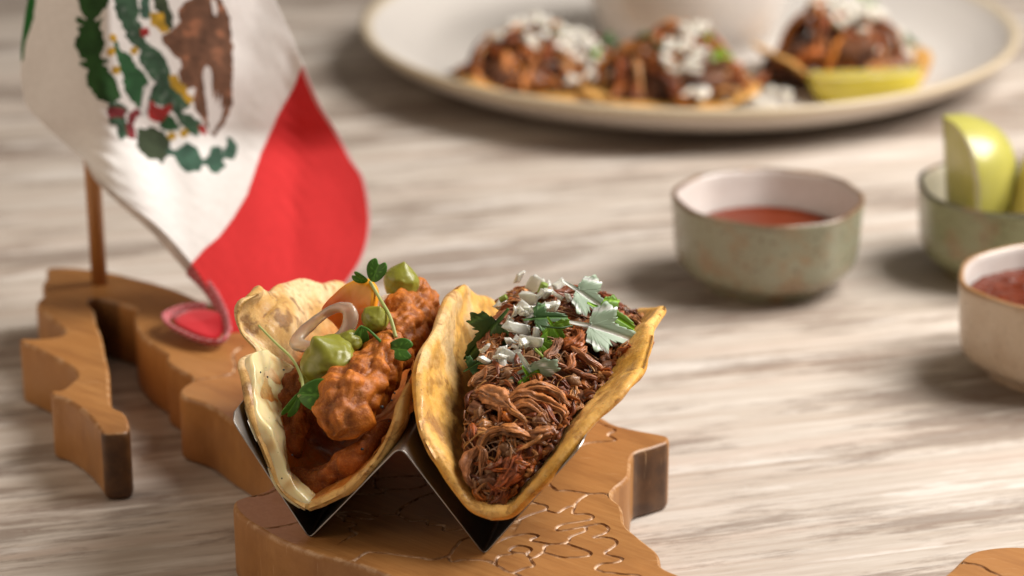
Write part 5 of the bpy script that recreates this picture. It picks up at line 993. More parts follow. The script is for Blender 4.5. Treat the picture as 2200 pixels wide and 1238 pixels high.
    tag(mb.build('meat_fibres', MEAT, taco_r), kind='stuff')
    # soft fatty lumps
    for q in range(46):
        b = max(0.2, 9*(rg.rand()**1.5)); zt = crest(b); aL, aR = inner_a(zt-0.35, False), inner_a(zt-0.35, True)
        a = rg.uniform(aL+.1, aR-.1)
        V, F = ico(3); V = V*rg.uniform(0.12, 0.30, 3); V = V*(1+0.55*fbm(V, 6, 4, q))[:, None]
        V += surf(a, b, 0.05)
        tone = np.array([(0.30, 0.15, 0.07), (0.16, 0.06, 0.025), (0.22, 0.10, 0.04)][q % 3])
        obj('meat_lump', V, F, MEAT, taco_r, col=np.tile(tone, (len(V), 1)))
build_meat()

def onion_material():
    k = NT('raw_onion')
    ln = k.noise(3, 2, 0.5, vec=k.mapping(scale=(1, 4, 1)))
    c = k.mix(ln, (0.80, 0.81, 0.66), (0.94, 0.93, 0.86))
    k.p(base=c, rough=0.20, sss=0.30, sssr=(0.40, 0.40, 0.30), spec=0.55, trans=0.40, ior=1.36, coat=0.4, coatr=0.08)
    k.bump(ln, 0.3, 0.015); k.bump(k.noise(12, 3), 0.12, 0.01)
    return k.m
ONION = onion_material()
def onion_mesh(seed, L, W, H, curve):
    """diced piece: a slightly curved slab with uneven cut corners"""
    rg = np.random.RandomState(seed)
    bm = bmesh.new(); bmesh.ops.create_cube(bm, size=1)
    bmesh.ops.subdivide_edges(bm, edges=bm.edges[:], cuts=5, use_grid_fill=True)
    V = np.array([v.co[:] for v in bm.verts]); F = [[v.index for v in f.verts] for f in bm.faces]; bm.free()
    corner = rg.uniform(0.35, 1.25, (2, 2, 2, 3))*0.92
    w = V+0.5
    sc = 0
    for i in (0, 1):
        for j in (0, 1):
            for k in (0, 1):
                sc = sc+((w[:, 0] if i else 1-w[:, 0])*(w[:, 1] if j else 1-w[:, 1])*(w[:, 2] if k else 1-w[:, 2]))[:, None]*corner[i, j, k]
    l = np.abs(V).max(1, keepdims=True)*2; rnd = V/(np.linalg.norm(V, axis=1, keepdims=True)+1e-6)*0.62*l
    V = V*0.84+rnd*0.16
    V = V*sc*[L, W, H]
    V[:, 2] += curve*(V[:, 0]**2)/L
    V = V+0.05*np.stack([fbm(V, 1.8, 3, seed+q) for q in range(3)], 1)
    return V, F
def rotm(rx, ry, rz):
    cx, sx, cy, sy, cz, sz = math.cos(rx), math.sin(rx), math.cos(ry), math.sin(ry), math.cos(rz), math.sin(rz)
    X = np.array([[1, 0, 0], [0, cx, -sx], [0, sx, cx]]); Y = np.array([[cy, 0, sy], [0, 1, 0], [-sy, 0, cy]]); Z = np.array([[cz, -sz, 0], [sz, cz, 0], [0, 0, 1]])
    return Z@Y@X
def onion_piece(parent, p, L, W, H, rot, seed, curve=0.3, m=None, name='onion_piece'):
    V, F = onion_mesh(seed, L, W, H, curve)
    o = obj(name, V@rotm(*rot).T, F, m or ONION, parent, loc=p)
    return o
for q in [((0.04, 6.60, 5.88), .80, .7, .30, (1.2, 0.1, 0.2), 1), ((0.06, 6.00, 5.66), 1.25, .75, .28, (1.0, 0.2, -0.1), 2), ((0.75, 6.10, 5.77), .8, .65, .3, (0.9, -0.2, 0.5), 3),
          ((0.08, 7.60, 5.97), .6, .8, .28, (1.3, 0.3, 0.0), 4), ((0.88, 7.80, 5.86), .7, .75, .3, (1.2, -0.2, 0.2), 5), ((-0.13, 5.20, 5.37), 1.0, .5, .28, (0.9, 0.2, 0.3), 6),
          ((0.56, 4.40, 5.26), .95, .7, .28, (1.0, 0, -.3), 7), ((-0.13, 3.90, 4.93), .9, .8, .28, (1.1, -0.1, 0.4), 8), ((-0.35, 4.10, 4.91), .5, .8, .26, (1.2, 0.4, 0.9), 9),
          ((0.39, 3.20, 4.52), .85, .6, .28, (1.1, 0.1, -0.2), 10), ((-0.47, 3.30, 4.52), .35, .4, .26, (1.1, 0.3, 0.2), 11), ((0.65, 4.90, 5.39), .35, .8, .22, (1.3, 0.6, 0.2), 12),
          ((-0.31, 5.60, 5.40), .5, .55, .26, (1.0, 0.5, 0.6), 13), ((0.64, 5.50, 5.55), .5, .45, .25, (0.7, 0.3, 1.2), 14), ((-1.04, 7.40, 5.26), .6, .6, .25, (1.1, 0.3, 0.4), 15),
          ((0.39, 3.60, 4.70), .5, .6, .22, (0.8, 0.3, 0.8), 16)]:
    jt = np.random.RandomState(q[5]).normal(0, 0.28, 3)
    onion_piece(taco_r, q[0], q[1]*0.92, q[2]*0.84, q[3]*0.66, tuple(np.array(q[4])+jt), q[5])

rgn = np.random.RandomState(77)
for q in range(46):
    c0 = np.array([(0.54, 6.00, 5.75), (0.22, 4.60, 5.07), (0.09, 3.80, 4.75), (0.35, 7.40, 5.85)][q % 4])
    p = c0+rgn.normal(0, 1, 3)*[0.42, 0.45, 0.10]+[0, 0, 0.05]
    onion_piece(taco_r, tuple(p), rgn.uniform(.25, .6), rgn.uniform(.2, .45), rgn.uniform(.10, .20), tuple(rgn.uniform(-1.3, 1.3, 3)), 200+q, curve=rgn.uniform(0, .6))
def leaf_material(name, a, b):
    k = NT(name)
    c = k.mix(k.noise(1.3, 4), a, b)
    c = k.mix(k.attr('vein', True), c, tuple(min(1, x*2.2) for x in b))
    k.p(base=c, rough=0.42, spec=0.4, sss=0.0)
    tr = k.new('ShaderNodeBsdfTranslucent'); k.set(tr.inputs[0], c)
    mx = k.new('ShaderNodeMixShader'); mx.inputs[0].default_value = 0.30
    k.t.links.new(k.b.outputs[0], mx.inputs[1]); k.t.links.new(tr.outputs[0], mx.inputs[2])
    k.t.links.new(mx.outputs[0], k.t.nodes['Material Output'].inputs[0])
    k.bump(k.attr('vein', True), 0.4, -0.02)
    return k.m
CIL_PALE = leaf_material('cilantro_pale_sheen', (0.32, 0.44, 0.30), (0.48, 0.58, 0.44))  # sheen on the leaf painted in as pale grey-green
CIL_BRIGHT = leaf_material('cilantro_bright', (0.10, 0.24, 0.012), (0.21, 0.37, 0.035))
CIL_DARK = leaf_material('cilantro_dark', (0.028, 0.085, 0.018), (0.075, 0.15, 0.045))
def leaf_outline(kind, rg):
    """half outlines as radius over angle, in unit size; stem at the origin, tip towards +x"""
    if kind == 'cilantro':
        L = []
        # fan of toothed lobes
        for s in np.linspace(0, 1, 240):
            lob = 0.72+0.28*np.cos((s-0.5)*2*math.pi*3)
            tooth = 0.15*(abs(math.sin(s*math.pi*15))**0.6-0.6)+0.05*math.sin(s*97)
            env = 0.36+0.64*math.sin(math.pi*s)**0.5
            th = (s-0.5)*math.radians(240)
            L.append((0.52+((lob*0.66+tooth)*env)*math.cos(th), ((lob*0.56+tooth)*env)*math.sin(th)))
        L = [(0.20, -0.025)]+L+[(0.20, 0.025)]
        return np.array(L)
def make_leaf(name, parent, p, size, rot, m, curl=0.35, seed=0, stretch=1.0, fold=0.2, mirror=False):
    rg = np.random.RandomState(seed)
    out = leaf_outline('cilantro', rg)*[1, min(1.0, stretch*1.5)]
    cen = np.array([0.45, 0])
    rings = [cen+(out-cen)*q for q in (1, .86, .7, .52, .34, .17, .04)]
    n = len(out)
    V = np.vstack(rings); F = []
    for a in range(len(rings)-1):
        for b in range(n): F.append((a*n+b, a*n+(b+1) % n, (a+1)*n+(b+1) % n, (a+1)*n+b))
    F.append(tuple((len(rings)-1)*n+b for b in range(n)))
    x, y = V[:, 0], V[:, 1]
    ang = np.arctan2(y, x+0.02)
    vein = np.minimum.reduce([np.abs(ang-q) for q in (-0.75, -0.38, 0, 0.38, 0.75)])*np.hypot(x, y)
    vn = (1-sstep(0.008, 0.03, vein))
    z = fold*np.abs(y)-curl*(x-0.3)**2-0.4*curl*y*y+0.06*np.sin(y*9+seed)*np.hypot(x-0.4, y)-0.02*vn
    W = np.c_[V, z]*size
    top = W+[0, 0, 0.012]; bot = W-[0, 0, 0.012]
    N = len(W)
    Fa = F+[tuple(i+N for i in f)[::-1] for f in F]+[(b, b+N, (b+1) % n+N, (b+1) % n) for b in range(n)]
    Va = np.vstack([top, bot])@rotm(*rot).T
    return obj(name, Va, Fa, m, parent, loc=p, attrs=dict(vein=np.r_[vn, vn]))
for p, size, rot, m, st, cu in [
        ((0.16, 3.30, 5.69), 1.75, (1.15, 0.95, -0.25), CIL_PALE, 0.62, 0.2),
        ((0.43, 3.00, 5.26), 1.15, (1.1, 1.05, 0.05), CIL_BRIGHT, 0.55, 0.1),
        ((0.75, 6.60, 6.81), 1.95, (0.8, 0.62, 0.25), CIL_PALE, 0.45, 0.1),
        ((1.71, 6.20, 6.16), 1.45, (0.7, 0.42, 0.05), CIL_BRIGHT, 0.5, 0.2),
        ((1.03, 5.40, 5.74), 2.25, (0.75, 0.18, 0.08), CIL_PALE, 0.45, 0.25),
        ((-0.08, 5.50, 6.28), 1.9, (1.9, 2.25, 0.3), CIL_DARK, 0.5, 0.25),
        ((0.85, 5.00, 6.10), 0.95, (1.0, 1.0, -0.1), CIL_BRIGHT, 0.75, 0.2),
        ((-0.09, 5.00, 5.68), 1.2, (0.8, -0.1, 0.3), CIL_DARK, 0.5, 0.3),
        ((0.70, 4.30, 5.51), 0.65, (1.2, 0.8, 0.1), CIL_BRIGHT, 0.5, 0.1),
        ((-0.59, 3.50, 5.05), 0.75, (1.2, 1.1, 0.2), CIL_DARK, 0.6, 0.1),
        ((-1.51, 3.30, 4.43), 0.7, (1.0, -0.5, 0.4), CIL_DARK, 0.6, 0.1),
        ((0.21, 3.20, 4.69), 0.4, (1.0, 0.9, 0.3), CIL_DARK, 0.6, 0.1)]:
    make_leaf('cilantro_leaf', taco_r, p, size*1.2, rot, m, curl=cu, stretch=st, seed=int(size*100))
kst = leaf_material('green_stem', (0.26, 0.40, 0.06), (0.42, 0.52, 0.14))
def stem(name, parent, pts, r0, r1, m, n=28):
    P = smooth_path(np.array(pts, float), n); o0 = P[0].copy()
    V, F = tube(P-o0, np.linspace(r0, r1, n), 10)
    return obj(name, V, F, m, parent, loc=tuple(o0))
stem('cilantro_stem', taco_r, [(0.78, 4.00, 5.20), (1.09, 3.80, 5.02), (1.47, 3.50, 4.83)], 0.045, 0.035, kst)
stem('cilantro_stem', taco_r, [(0.38, 7.00, 5.92), (0.50, 7.00, 6.25)], 0.13, 0.13, kst)
stem('cilantro_stem', taco_r, [(-1.00, 7.20, 5.50), (-0.80, 7.20, 5.63)], 0.10, 0.10, kst)
stem('cilantro_stem', taco_r, [(0.82, 4.80, 5.67), (1.41, 4.60, 5.72), (1.79, 4.90, 5.71)], 0.03, 0.03, CIL_DARK)

# ------------------------------------------------------------ left taco: battered fish
taco_l = thing('battered_fish_taco', 'battered fish taco with melted cheese, avocado cream and sprouts in the steel holder', 'taco', ORG_L, YAW)
fold_l = Fold([(0, 0.05, 1.18), (1.0, -.83, 1.68), (2, -1.24, 2.54), (2.95, -1.66, 3.36), (3.9, -2.14, 4.16), (4.5, -2.5, 4.7), (5.2, -3.0, 5.25), (6.0, -3.05, 5.95), (6.7, -2.45, 6.35)],
              [(0.05, 1.18), (0.92, .84, 1.60), (1.6, 1.32, 1.95), (2.4, 2.02, 2.75), (3.0, 2.28, 3.35), (3.7, 2.40, 4.05), (4.5, 2.42, 4.8), (5.2, 2.38, 5.4)], -0.25, 6.6)
def Rl(t):
    tt = (t+np.pi) % (2*np.pi)-np.pi
    R = 6.6*(1+0.015*np.sin(3*t+1)+0.012*np.sin(8*t)+0.006*np.sin(15*t+2))
    R = R-1.0*np.exp(-((tt+0.98)/0.10)**2)      # notch below the curled lip
    R = R-2.0*sstep(0.65, 1.15, tt)*(1-sstep(2.6, 3.1, tt))-1.15*sstep(-1.25, -1.6, tt)*(1-sstep(-2.2, -2.6, tt))
    return R
def col_l(u, v, r, t, P, inner, puff):
    f = fbm(P, 0.6, 4, 151); g = fbm(P, 1.5, 4, 157)
    base = np.array([0.62, 0.36, 0.11]); c = base*(1+0.2*f[..., None])
    if inner:
        sauce = sstep(-3.9, -2.9, v+0.6*f)*(1-sstep(0.93, 0.99, r+0.03*g))
        c = c*(1-sauce[..., None])+sauce[..., None]*np.array([0.46, 0.135, 0.012])*(1+0.4*g[..., None])
        pale = sstep(-3.2, -3.9, v)[..., None]*sstep(-0.6, 0.3, f)[..., None]
        c = c*(1-pale*0.7)+0.7*pale*np.array([0.84, 0.66, 0.40])
    char = sstep(0.42, 0.60, fbm(P, 2.0, 4, 171))*sstep(-2.5, -4.5, v)
    c = c*(1-0.75*char[..., None])+0.75*char[..., None]*np.array([0.14, 0.06, 0.02])
    return np.clip(c, 0.01, 0.9)
make_tortilla(fold_l, Rl, 0.34, 131, 0.12, col_l, TORT, taco_l, pillow=lambda u, v: 0.42*np.exp(-((u+0.9)/1.4)**2-((v+4.6)/0.85)**2)-0.25*np.exp(-((u+2.6)/0.3)**2)*(v < -3.6))

def melted_cheese():
    nr, nt = 150, 460
    r, t, F = disc_grid(nr, nt)
    tt = (t+np.pi) % (2*np.pi)-np.pi
    Rt = Rl(t)+0.02
    u = -r*Rt*np.cos(t); v = r*Rt*np.sin(t)
    P2 = np.stack([u, v, 0*u], -1)
    f = fbm(P2, 0.7, 4, 9); rr = r*Rt
    # a band along the front-left rim that runs down to the crease
    inner = np.interp(tt, [-1.35, -1.05, -0.8, -0.5, -0.2, 0.05, 0.35, 0.6], [0.2, 3.0, 2.9, 1.5, 0.75, 0.70, 0.25, 0.0])
    edge = Rt-rr
    mk = sstep(0.0, 0.25, inner+0.42*f-edge)*sstep(0.02, 0.16, edge+0.10*f-0.04)
    mk = mk*sstep(-1.08, -0.93, tt)*(1-sstep(-0.05, 0.22, tt))
    e = 0.22; d = np.clip((rr-(Rt-e))/e, 0, 1); tf = np.sqrt(np.clip(1-d*d, 0, 1))
    off = 0.13-0.20*(1-mk)+mk*(0.22+0.14*fbm(P2, 0.9, 3, 4))*np.sqrt(mk)
    off = off*tf-0.10*(1-tf)
    A = fold_l.at(u, v, off+fbm(P2, 0.22, 2, 134)*0.18*sstep(2, 6, rr))
    A[..., 2] -= 0.14*mk*(1-tf)
    keep = (mk.reshape(-1)[F].max(1) > 0.02)
    F = F[keep]
    used = np.unique(F); mp = -np.ones(nr*nt, int); mp[used] = np.arange(len(used))
    c = np.tile([0.80, 0.66, 0.36], (nr*nt, 1))*(1+0.10*f.reshape(-1, 1))
    tan = sstep(0.1, 0.7, fbm(P2, 1.3, 3, 14)).reshape(-1, 1)*0.85
    c = c*(1-tan)+tan*np.array([0.60, 0.36, 0.13])
    k = NT('melted_cheese')
    spk = k.ramp(k.noise(7, 3, 0.6), [(0.68, 0.0), (0.73, 0.8)])
    cc = k.mix(spk, k.attr('Col'), (0.07, 0.03, 0.01))
    k.p(base=cc, rough=0.26, spec=0.5, sss=0.35, sssr=(0.5, 0.30, 0.12), coat=0.5, coatr=0.12)
    k.bump(k.noise(3.5, 4), 0.25, 0.05)
    obj('melted_cheese', A.reshape(-1, 3)[used], mp[F], k.m, taco_l, col=np.clip(c[used], 0, 1))
melted_cheese()

def batter_material():
    k = NT('fried_batter')
    c = k.mix(k.ramp(k.noise(4.5, 5, 0.7), [(0.35, 0.0), (0.7, 0.65)]), k.attr('Col'), (0.26, 0.048, 0.004))
    c = k.mix(k.ramp(k.noise(17, 2, 0.6), [(0.5, 0.0), (0.75, 0.35)]), c, (0.82, 0.33, 0.05))
    k.p(base=c, rough=k.ramp(k.noise(6, 3), [(0.3, 0.36), (0.7, 0.62)]), spec=0.4, coat=0.08, coatr=0.22)
    k.bump(k.noise(9, 5, 0.7), 0.4, 0.03); k.bump(k.noise(20, 3, 0.65), 0.8, 0.04)
    return k.m
BATTER = batter_material()
def batter_piece(path, radii, seed, tone=(0.47, 0.165, 0.035), name='fried_fish_piece', squash=0.8, amp=1.0):
    """craggy fried piece grown round a path"""
    P = smooth_path(np.array(path, float), 90); n = len(P)
    rad = np.interp(np.linspace(0, 1, n), np.linspace(0, 1, len(radii)), radii)
    s = np.linspace(0, 1, n)
    rad = rad*np.sqrt(np.clip(1-(2*s-1)**8, 0, 1)+1e-4)
    T, N, B = frames(P); kk = 110
    a = np.linspace(0, 2*np.pi, kk, endpoint=False)
    D = np.cos(a)[None, :, None]*N[:, None]+squash*np.sin(a)[None, :, None]*B[:, None]
    V = P[:, None]+rad[:, None, None]*D
    Vf = V.reshape(-1, 3)
    rid = 1-np.abs(fbm(Vf, 0.75, 3, seed)); f2 = fbm(Vf, 0.9, 3, seed+4); f3 = fbm(Vf, 3.0, 3, seed+7); f4 = fbm(Vf, 8, 2, seed+8)
    b1 = np.abs(fbm(Vf, 0.9, 2, seed+20)); b2 = np.abs(vnoise(Vf, 2.3, seed+21)); b3 = np.abs(vnoise(Vf, 5.2, seed+22))
    dis = amp*(0.20*f2+0.34*(b1-0.35)+0.20*(b2-0.35)+0.07*(b3-0.35)+0.03*f4)
    V = (V+D*(dis.reshape(n, kk)*np.minimum(1, rad[:, None]/0.5))[..., None])
    Vf = np.vstack([V.reshape(-1, 3), P[:1], P[-1:]])
    F = [[i*kk+j, i*kk+(j+1) % kk, (i+1)*kk+(j+1) % kk, (i+1)*kk+j] for i in range(n-1) for j in range(kk)]
    F += [[n*kk, (j+1) % kk, j] for j in range(kk)]+[[n*kk+1, (n-1)*kk+j, (n-1)*kk+(j+1) % kk] for j in range(kk)]
    c = np.array(tone)*np.clip(0.35+1.0*b2[:, None]+0.7*b1[:, None]+0.5*b3[:, None]+0.15*f3[:, None], 0.22, 1.7)*np.array([1, 1, 0.9]); c = np.vstack([c, c[:1], c[-1:]])
    cen = P.mean(0)
    return obj(name, Vf-cen, F, BATTER, taco_l, col=np.clip(c, 0.005, 0.9), loc=tuple(cen))
batter_piece([(0.57, 0.90, 2.95), (0.75, 1.40, 3.61), (0.99, 2.20, 4.00), (1.25, 3.20, 4.32), (1.53, 4.20, 4.50), (1.71, 5.00, 4.59)], [0.85, 1.12, 1.08, 0.98, 0.85, 0.6], 3, (0.43, 0.125, 0.009))
batter_piece([(1.47, 4.40, 4.01), (1.50, 5.20, 4.50), (1.56, 6.20, 4.84), (1.63, 7.40, 4.96), (1.53, 8.80, 4.93)], [0.6, 0.95, 1.0, 0.85, 0.5], 13, (0.43, 0.125, 0.009))
batter_piece([(-0.84, 1.80, 1.79), (-1.12, 2.40, 2.47), (-1.21, 3.20, 3.16), (-1.03, 4.20, 3.56), (-0.68, 5.20, 3.84)], [0.4, 0.62, 0.75, 0.7, 0.55], 23, (0.34, 0.085, 0.010), amp=0.8, squash=1.1)  # folded fried cheese on the left, its shade worked into a darker tone
batter_piece([(-0.91, 1.00, 1.75), (-0.14, 0.90, 1.47), (0.71, 1.10, 1.78), (1.48, 1.60, 2.49), (2.09, 2.20, 3.23)], [0.35, 0.50, 0.48, 0.42, 0.3], 33, (0.36, 0.09, 0.007), amp=0.7, squash=0.6)
batter_piece([(-0.25, 4.20, 3.79), (0.41, 5.80, 4.17), (0.57, 7.60, 4.31)], [0.7, 0.85, 0.6], 43, (0.36, 0.10, 0.02))
# crisp orange flake of fried cheese along the right edge
def crisp():
    A = [(1.81, 0.90, 2.21), (2.20, 1.20, 3.20), (2.40, 1.60, 3.83), (2.55, 2.20, 4.37), (2.63, 3.00, 4.91)]
    B = [(2.18, 1.20, 2.34), (2.53, 1.40, 3.22), (2.89, 1.70, 3.83), (2.96, 2.20, 4.25), (2.90, 2.90, 4.74)]
    a = smooth_path(np.array(A), 80); b = smooth_path(np.array(B), 80)
    s = np.linspace(0, 1, 26)[None, :, None]
    V = a[:, None]*(1-s)+b[:, None]*s
    f = fbm(V, 1.4, 4, 3); V[..., 1] += 0.30*f; V[..., 0] += 0.12*fbm(V, 2.0, 3, 8)+0.12*fbm(V, 5, 2, 8)*(s[..., 0] > 0.9)
    V = V.reshape(-1, 3); i = np.arange(79)[:, None]; j = np.arange(25)[None]
    F = np.stack([i*26+j, i*26+j+1, (i+1)*26+j+1, (i+1)*26+j], -1).reshape(-1, 4)
    c = np.array([0.62, 0.23, 0.035])*(1+0.35*f.reshape(-1, 1))
    o = obj('cheese_crisp', V, F, BATTER, taco_l, col=np.clip(c, 0, 1))
    so = o.modifiers.new('t', 'SOLIDIFY'); so.thickness = 0.07*S
crisp()
# pepper flakes
kp_ = NT('black_pepper'); kp_.p(base=(0.012, 0.010, 0.009), rough=0.6)
rgp = np.random.RandomState(3)
mbp = MB()
for (p, s) in [((2.01, 1.45, 3.94), .07), ((2.49, 1.35, 3.91), .055), ((2.29, 1.20, 3.60), .04), ((2.26, 1.70, 4.08), .04), ((-0.43, -0.10, 2.79), .03), ((-1.23, -0.10, 2.30), .03), ((-0.77, -0.15, 2.00), .035),
               ((1.53, 0.80, 2.77), .06), ((2.30, 1.90, 4.24), .04), ((-1.95, 1.80, 4.62), .035), ((-1.73, 1.80, 4.48), .03), ((-1.26, 2.00, 4.68), .04)]:
    V, F = ico(1); V = V*s*rgp.uniform(.7, 1.2, 3)
    obj('pepper_flake', V, F, kp_.m, taco_l, loc=p, smooth=False)

# avocado cream dollops and one of mayonnaise
def cream_mat(name, a, b, sss):
    k = NT(name)
    k.p(base=k.mix(k.noise(2.0, 4), a, b), rough=0.38, spec=0.45, sss=0.3, sssr=sss, coat=0.12, coatr=0.2)
    k.bump(k.noise(2.2, 4, 0.6), 0.25, 0.05); k.bump(k.noise(16, 3, 0.6), 0.25, 0.02)
    return k.m
AVO = cream_mat('avocado_cream', (0.185, 0.195, 0.016), (0.29, 0.275, 0.036), (0.2, 0.2, 0.03))
MAYO = cream_mat('white_cream', (0.80, 0.68, 0.52), (0.86, 0.76, 0.62), (0.3, 0.2, 0.1))
def dollop(name, p, r, m, seed, tip=0.25, tilt=(0.2, 0.1, 0), squash=0.85, lump=0.12):
    V, F = ico(5)
    rr = 1+lump*fbm(V, 1.2, 3, seed)+0.025*fbm(V, 4, 2, seed+2)
    z = V[:, 2]
    W = V*rr[:, None]
    W[:, 2] *= squash
    pk = np.clip((z-0.80)/0.20, 0, 1)**1.8
    W[:, 2] += pk*tip*1.1; W[:, 0] -= pk*tip*0.7; W[:, :2] *= (1-0.35*pk)[:, None]
    ring = np.exp(-((z-0.35)/0.12)**2)*0.03; W[:, :2] *= (1+ring)[:, None]
    return obj(name, W*r@rotm(*tilt).T, F, m, taco_l, loc=p)
dollop('avocado_cream_dollop', (-0.10, 3.10, 4.64), 0.90, AVO, 4, tip=0.40, tilt=(0.25, -0.3, 0.2), squash=0.76, lump=0.11)
dollop('avocado_cream_dollop', (1.15, 7.40, 5.79), 0.58, AVO, 8, tip=0.15, tilt=(-0.1, 0.2, 0), lump=0.05, squash=1.0)
dollop('avocado_cream_dollop', (1.03, 4.50, 5.59), 0.46, AVO, 12, tip=0.2, tilt=(0.2, 0.5, 0), lump=0.08)
dollop('avocado_cream_dollop', (0.38, 3.80, 5.04), 0.40, AVO, 15, tip=0.1, lump=0.15)
dollop('avocado_cream_dollop', (-0.61, 2.90, 4.10), 0.34, AVO, 19, tip=0.0, lump=0.3, squash=0.6)
dollop('white_cream_dollop', (0.99, 6.40, 5.42), 0.34, MAYO, 22, tip=0.15, lump=0.1)

# tomato slice standing up behind the onion ring
def tomato():
    k = NT('tomato_flesh')
    c = k.mix(k.ramp(k.noise(1.6, 4), [(0.3, 0.0), (0.7, 1.0)]), (0.66, 0.09, 0.006), (0.82, 0.22, 0.010))
    c = k.mix(k.attr('Col'), c, (0.78, 0.33, 0.02))
    k.p(base=c, rough=0.34, spec=0.3, sss=0.1, sssr=(0.6, 0.15, 0.03), coat=0.08, coatr=0.10)
    k.bump(k.noise(5, 3), 0.15, 0.04)
    pts = [(-0.80, -0.55), (-0.62, 0.10), (-0.25, 0.62), (0.15, 0.78), (0.52, 0.62), (0.72, 0.22), (0.80, -0.30), (0.66, -0.85), (0.30, -1.05), (0.0, -0.95), (-0.4, -0.75)]
    R = smooth_path(np.array(pts), 120, closed=True); cen = R.mean(0)
    rings = []
    prof = [(0.30, 0.20), (0.62, 0.20), (0.85, 0.19), (0.95, 0.14), (1.0, 0.0), (0.95, -0.14), (0.85, -0.19), (0.5, -0.2)]
    for q, h in prof:
        X = cen+(R-cen)*q
        z = h+0.28*X[:, 0]**2
        rings.append(np.c_[X, z])
    V = np.vstack(rings); n = 120
    V[:, 2] += 0.05*fbm(V, 2.2, 3, 4)
    dent = np.exp(-((V[:, 0]-0.2)**2+(V[:, 1]+0.35)**2)/0.06); V[:, 2] -= dent*0.12*(V[:, 2] > 0)
    F = [(a*n+b, a*n+(b+1) % n, (a+1)*n+(b+1) % n, (a+1)*n+b) for a in range(len(prof)-1) for b in range(n)]
    F += [tuple(range(n))[::-1], tuple((len(prof)-1)*n+b for b in range(n))]
    g = sstep(-0.2, 0.5, V[:, 1])[:, None]*np.ones(3)
    Rm = rotm(math.radians(62), math.radians(8), math.radians(-24))
    obj('tomato_slice', (V*1.16)@Rm.T, F, k.m, taco_l, col=g, loc=(0.15, 5.40, 5.72))
tomato()
# translucent onion ring
def onion_ring():
    k = NT('pickled_onion')
    c = k.mix(k.noise(2.5, 3), (0.72, 0.60, 0.46), (0.80, 0.66, 0.56))
    k.p(base=c, rough=0.15, spec=0.55, sss=0.6, sssr=(0.4, 0.3, 0.2), trans=0.62, ior=1.36, coat=0.4, coatr=0.07)
    k.bump(k.noise(4, 3, vec=k.mapping(scale=(1, 1, 5))), 0.15, 0.03)
    th = np.linspace(0, 2*np.pi, 120, endpoint=False)
    P = np.stack([0.98*np.cos(th), 0.50*np.sin(th)*(1+0.12*np.cos(th)), 0.10*np.sin(2*th+1)], 1)
    V = []; kk = 14; a = np.linspace(0, 2*np.pi, kk, endpoint=False)
    for i, p in enumerate(P):
        d = np.array([math.cos(th[i]), math.sin(th[i]), 0])
        w = 0.15+0.05*math.sin(th[i]*2+2)
        for q in a:
            cq, sq = math.cos(q), math.sin(q)
            V.append(p+d*w*1.25*np.sign(cq)*abs(cq)**0.7+np.array([0, 0, 1])*0.17*np.sign(sq)*abs(sq)**0.7)
    V = np.array(V); V += 0.02*fbm(V, 2.5, 3, 6)[:, None]
    F = [(i*kk+j, ((i+1) % 120)*kk+j, ((i+1) % 120)*kk+(j+1) % kk, i*kk+(j+1) % kk) for i in range(120) for j in range(kk)]
    Rm = rotm(math.radians(38), math.radians(-30), math.radians(18))
    obj('onion_ring', V@Rm.T, F, k.m, taco_l, loc=(-0.56, 4.20, 5.26))
onion_ring()
# sprouts: pale stems ending in two heart-shaped seed leaves
SPR = leaf_material('sprout_leaf', (0.05, 0.17, 0.018), (0.11, 0.27, 0.04))
SPR_ST = leaf_material('sprout_stem', (0.42, 0.50, 0.14), (0.60, 0.62, 0.28))
def seed_leaf(parent, p, size, rot, name='sprout_leaf', fold=0.25, W=1.0):
    out = []
    for s in np.linspace(0, 1, 90, endpoint=False):
        t = s*2*np.pi
        r = (1-0.0*np.cos(t))
        x = 0.55-0.55*np.cos(t); y = 0.50*np.sin(t)
        x -= 0.26*np.exp(-(y/0.13)**2)*(x > 0.6)
        out.append((x, y*W*(0.65+0.45*x)))
    out = np.array(out); cen = np.array([0.5, 0]); rings = [cen+(out-cen)*q for q in (1, .9, .7, .45, .2, .03)]
    n = 90; V = np.vstack(rings)
    F = [(a*n+b, a*n+(b+1) % n, (a+1)*n+(b+1) % n, (a+1)*n+b) for a in range(5) for b in range(n)]+[tuple(5*n+b for b in range(n))]
    x, y = V[:, 0], V[:, 1]
    vn = 1-sstep(0.01, 0.03, np.minimum(np.abs(y), np.abs(np.abs(y)-0.35*x)+0.008))
    z = fold*np.abs(y)-0.35*(x-0.3)**2-0.3*y*y
    Wt = np.c_[V, z]*size; N = len(Wt)
    Va = np.vstack([Wt+[0, 0, .015], Wt-[0, 0, .015]])@rotm(*rot).T
    Fa = F+[tuple(i+N for i in f)[::-1] for f in F]+[(b, b+N, (b+1) % n+N, (b+1) % n) for b in range(n)]
    p = tuple(np.array(p)-np.array(parent.location)/S)
    return obj(name, Va, Fa, SPR, parent, loc=p, attrs=dict(vein=np.r_[vn, vn]*0.6))
s1 = stem('sprout_stem', taco_l, [(-2.47, 3.40, 5.52), (-1.81, 2.90, 5.21), (-1.13, 2.50, 4.85), (-0.76, 2.20, 4.37), (-0.56, 1.60, 4.12), (-0.68, 1.50, 4.04)], 0.035, 0.055, SPR_ST, 60)
seed_leaf(s1, (-0.67, 1.50, 4.10), 1.12, (1.15, -0.10, -0.10))
seed_leaf(s1, (-0.65, 1.55, 4.12), 0.90, (1.25, 2.05, 0.3), W=0.55)
s2 = stem('sprout_stem', taco_l, [(0.64, 5.40, 6.51), (1.05, 5.00, 6.13), (1.54, 4.40, 5.76), (1.83, 4.00, 5.23)], 0.05, 0.06, SPR_ST, 50)
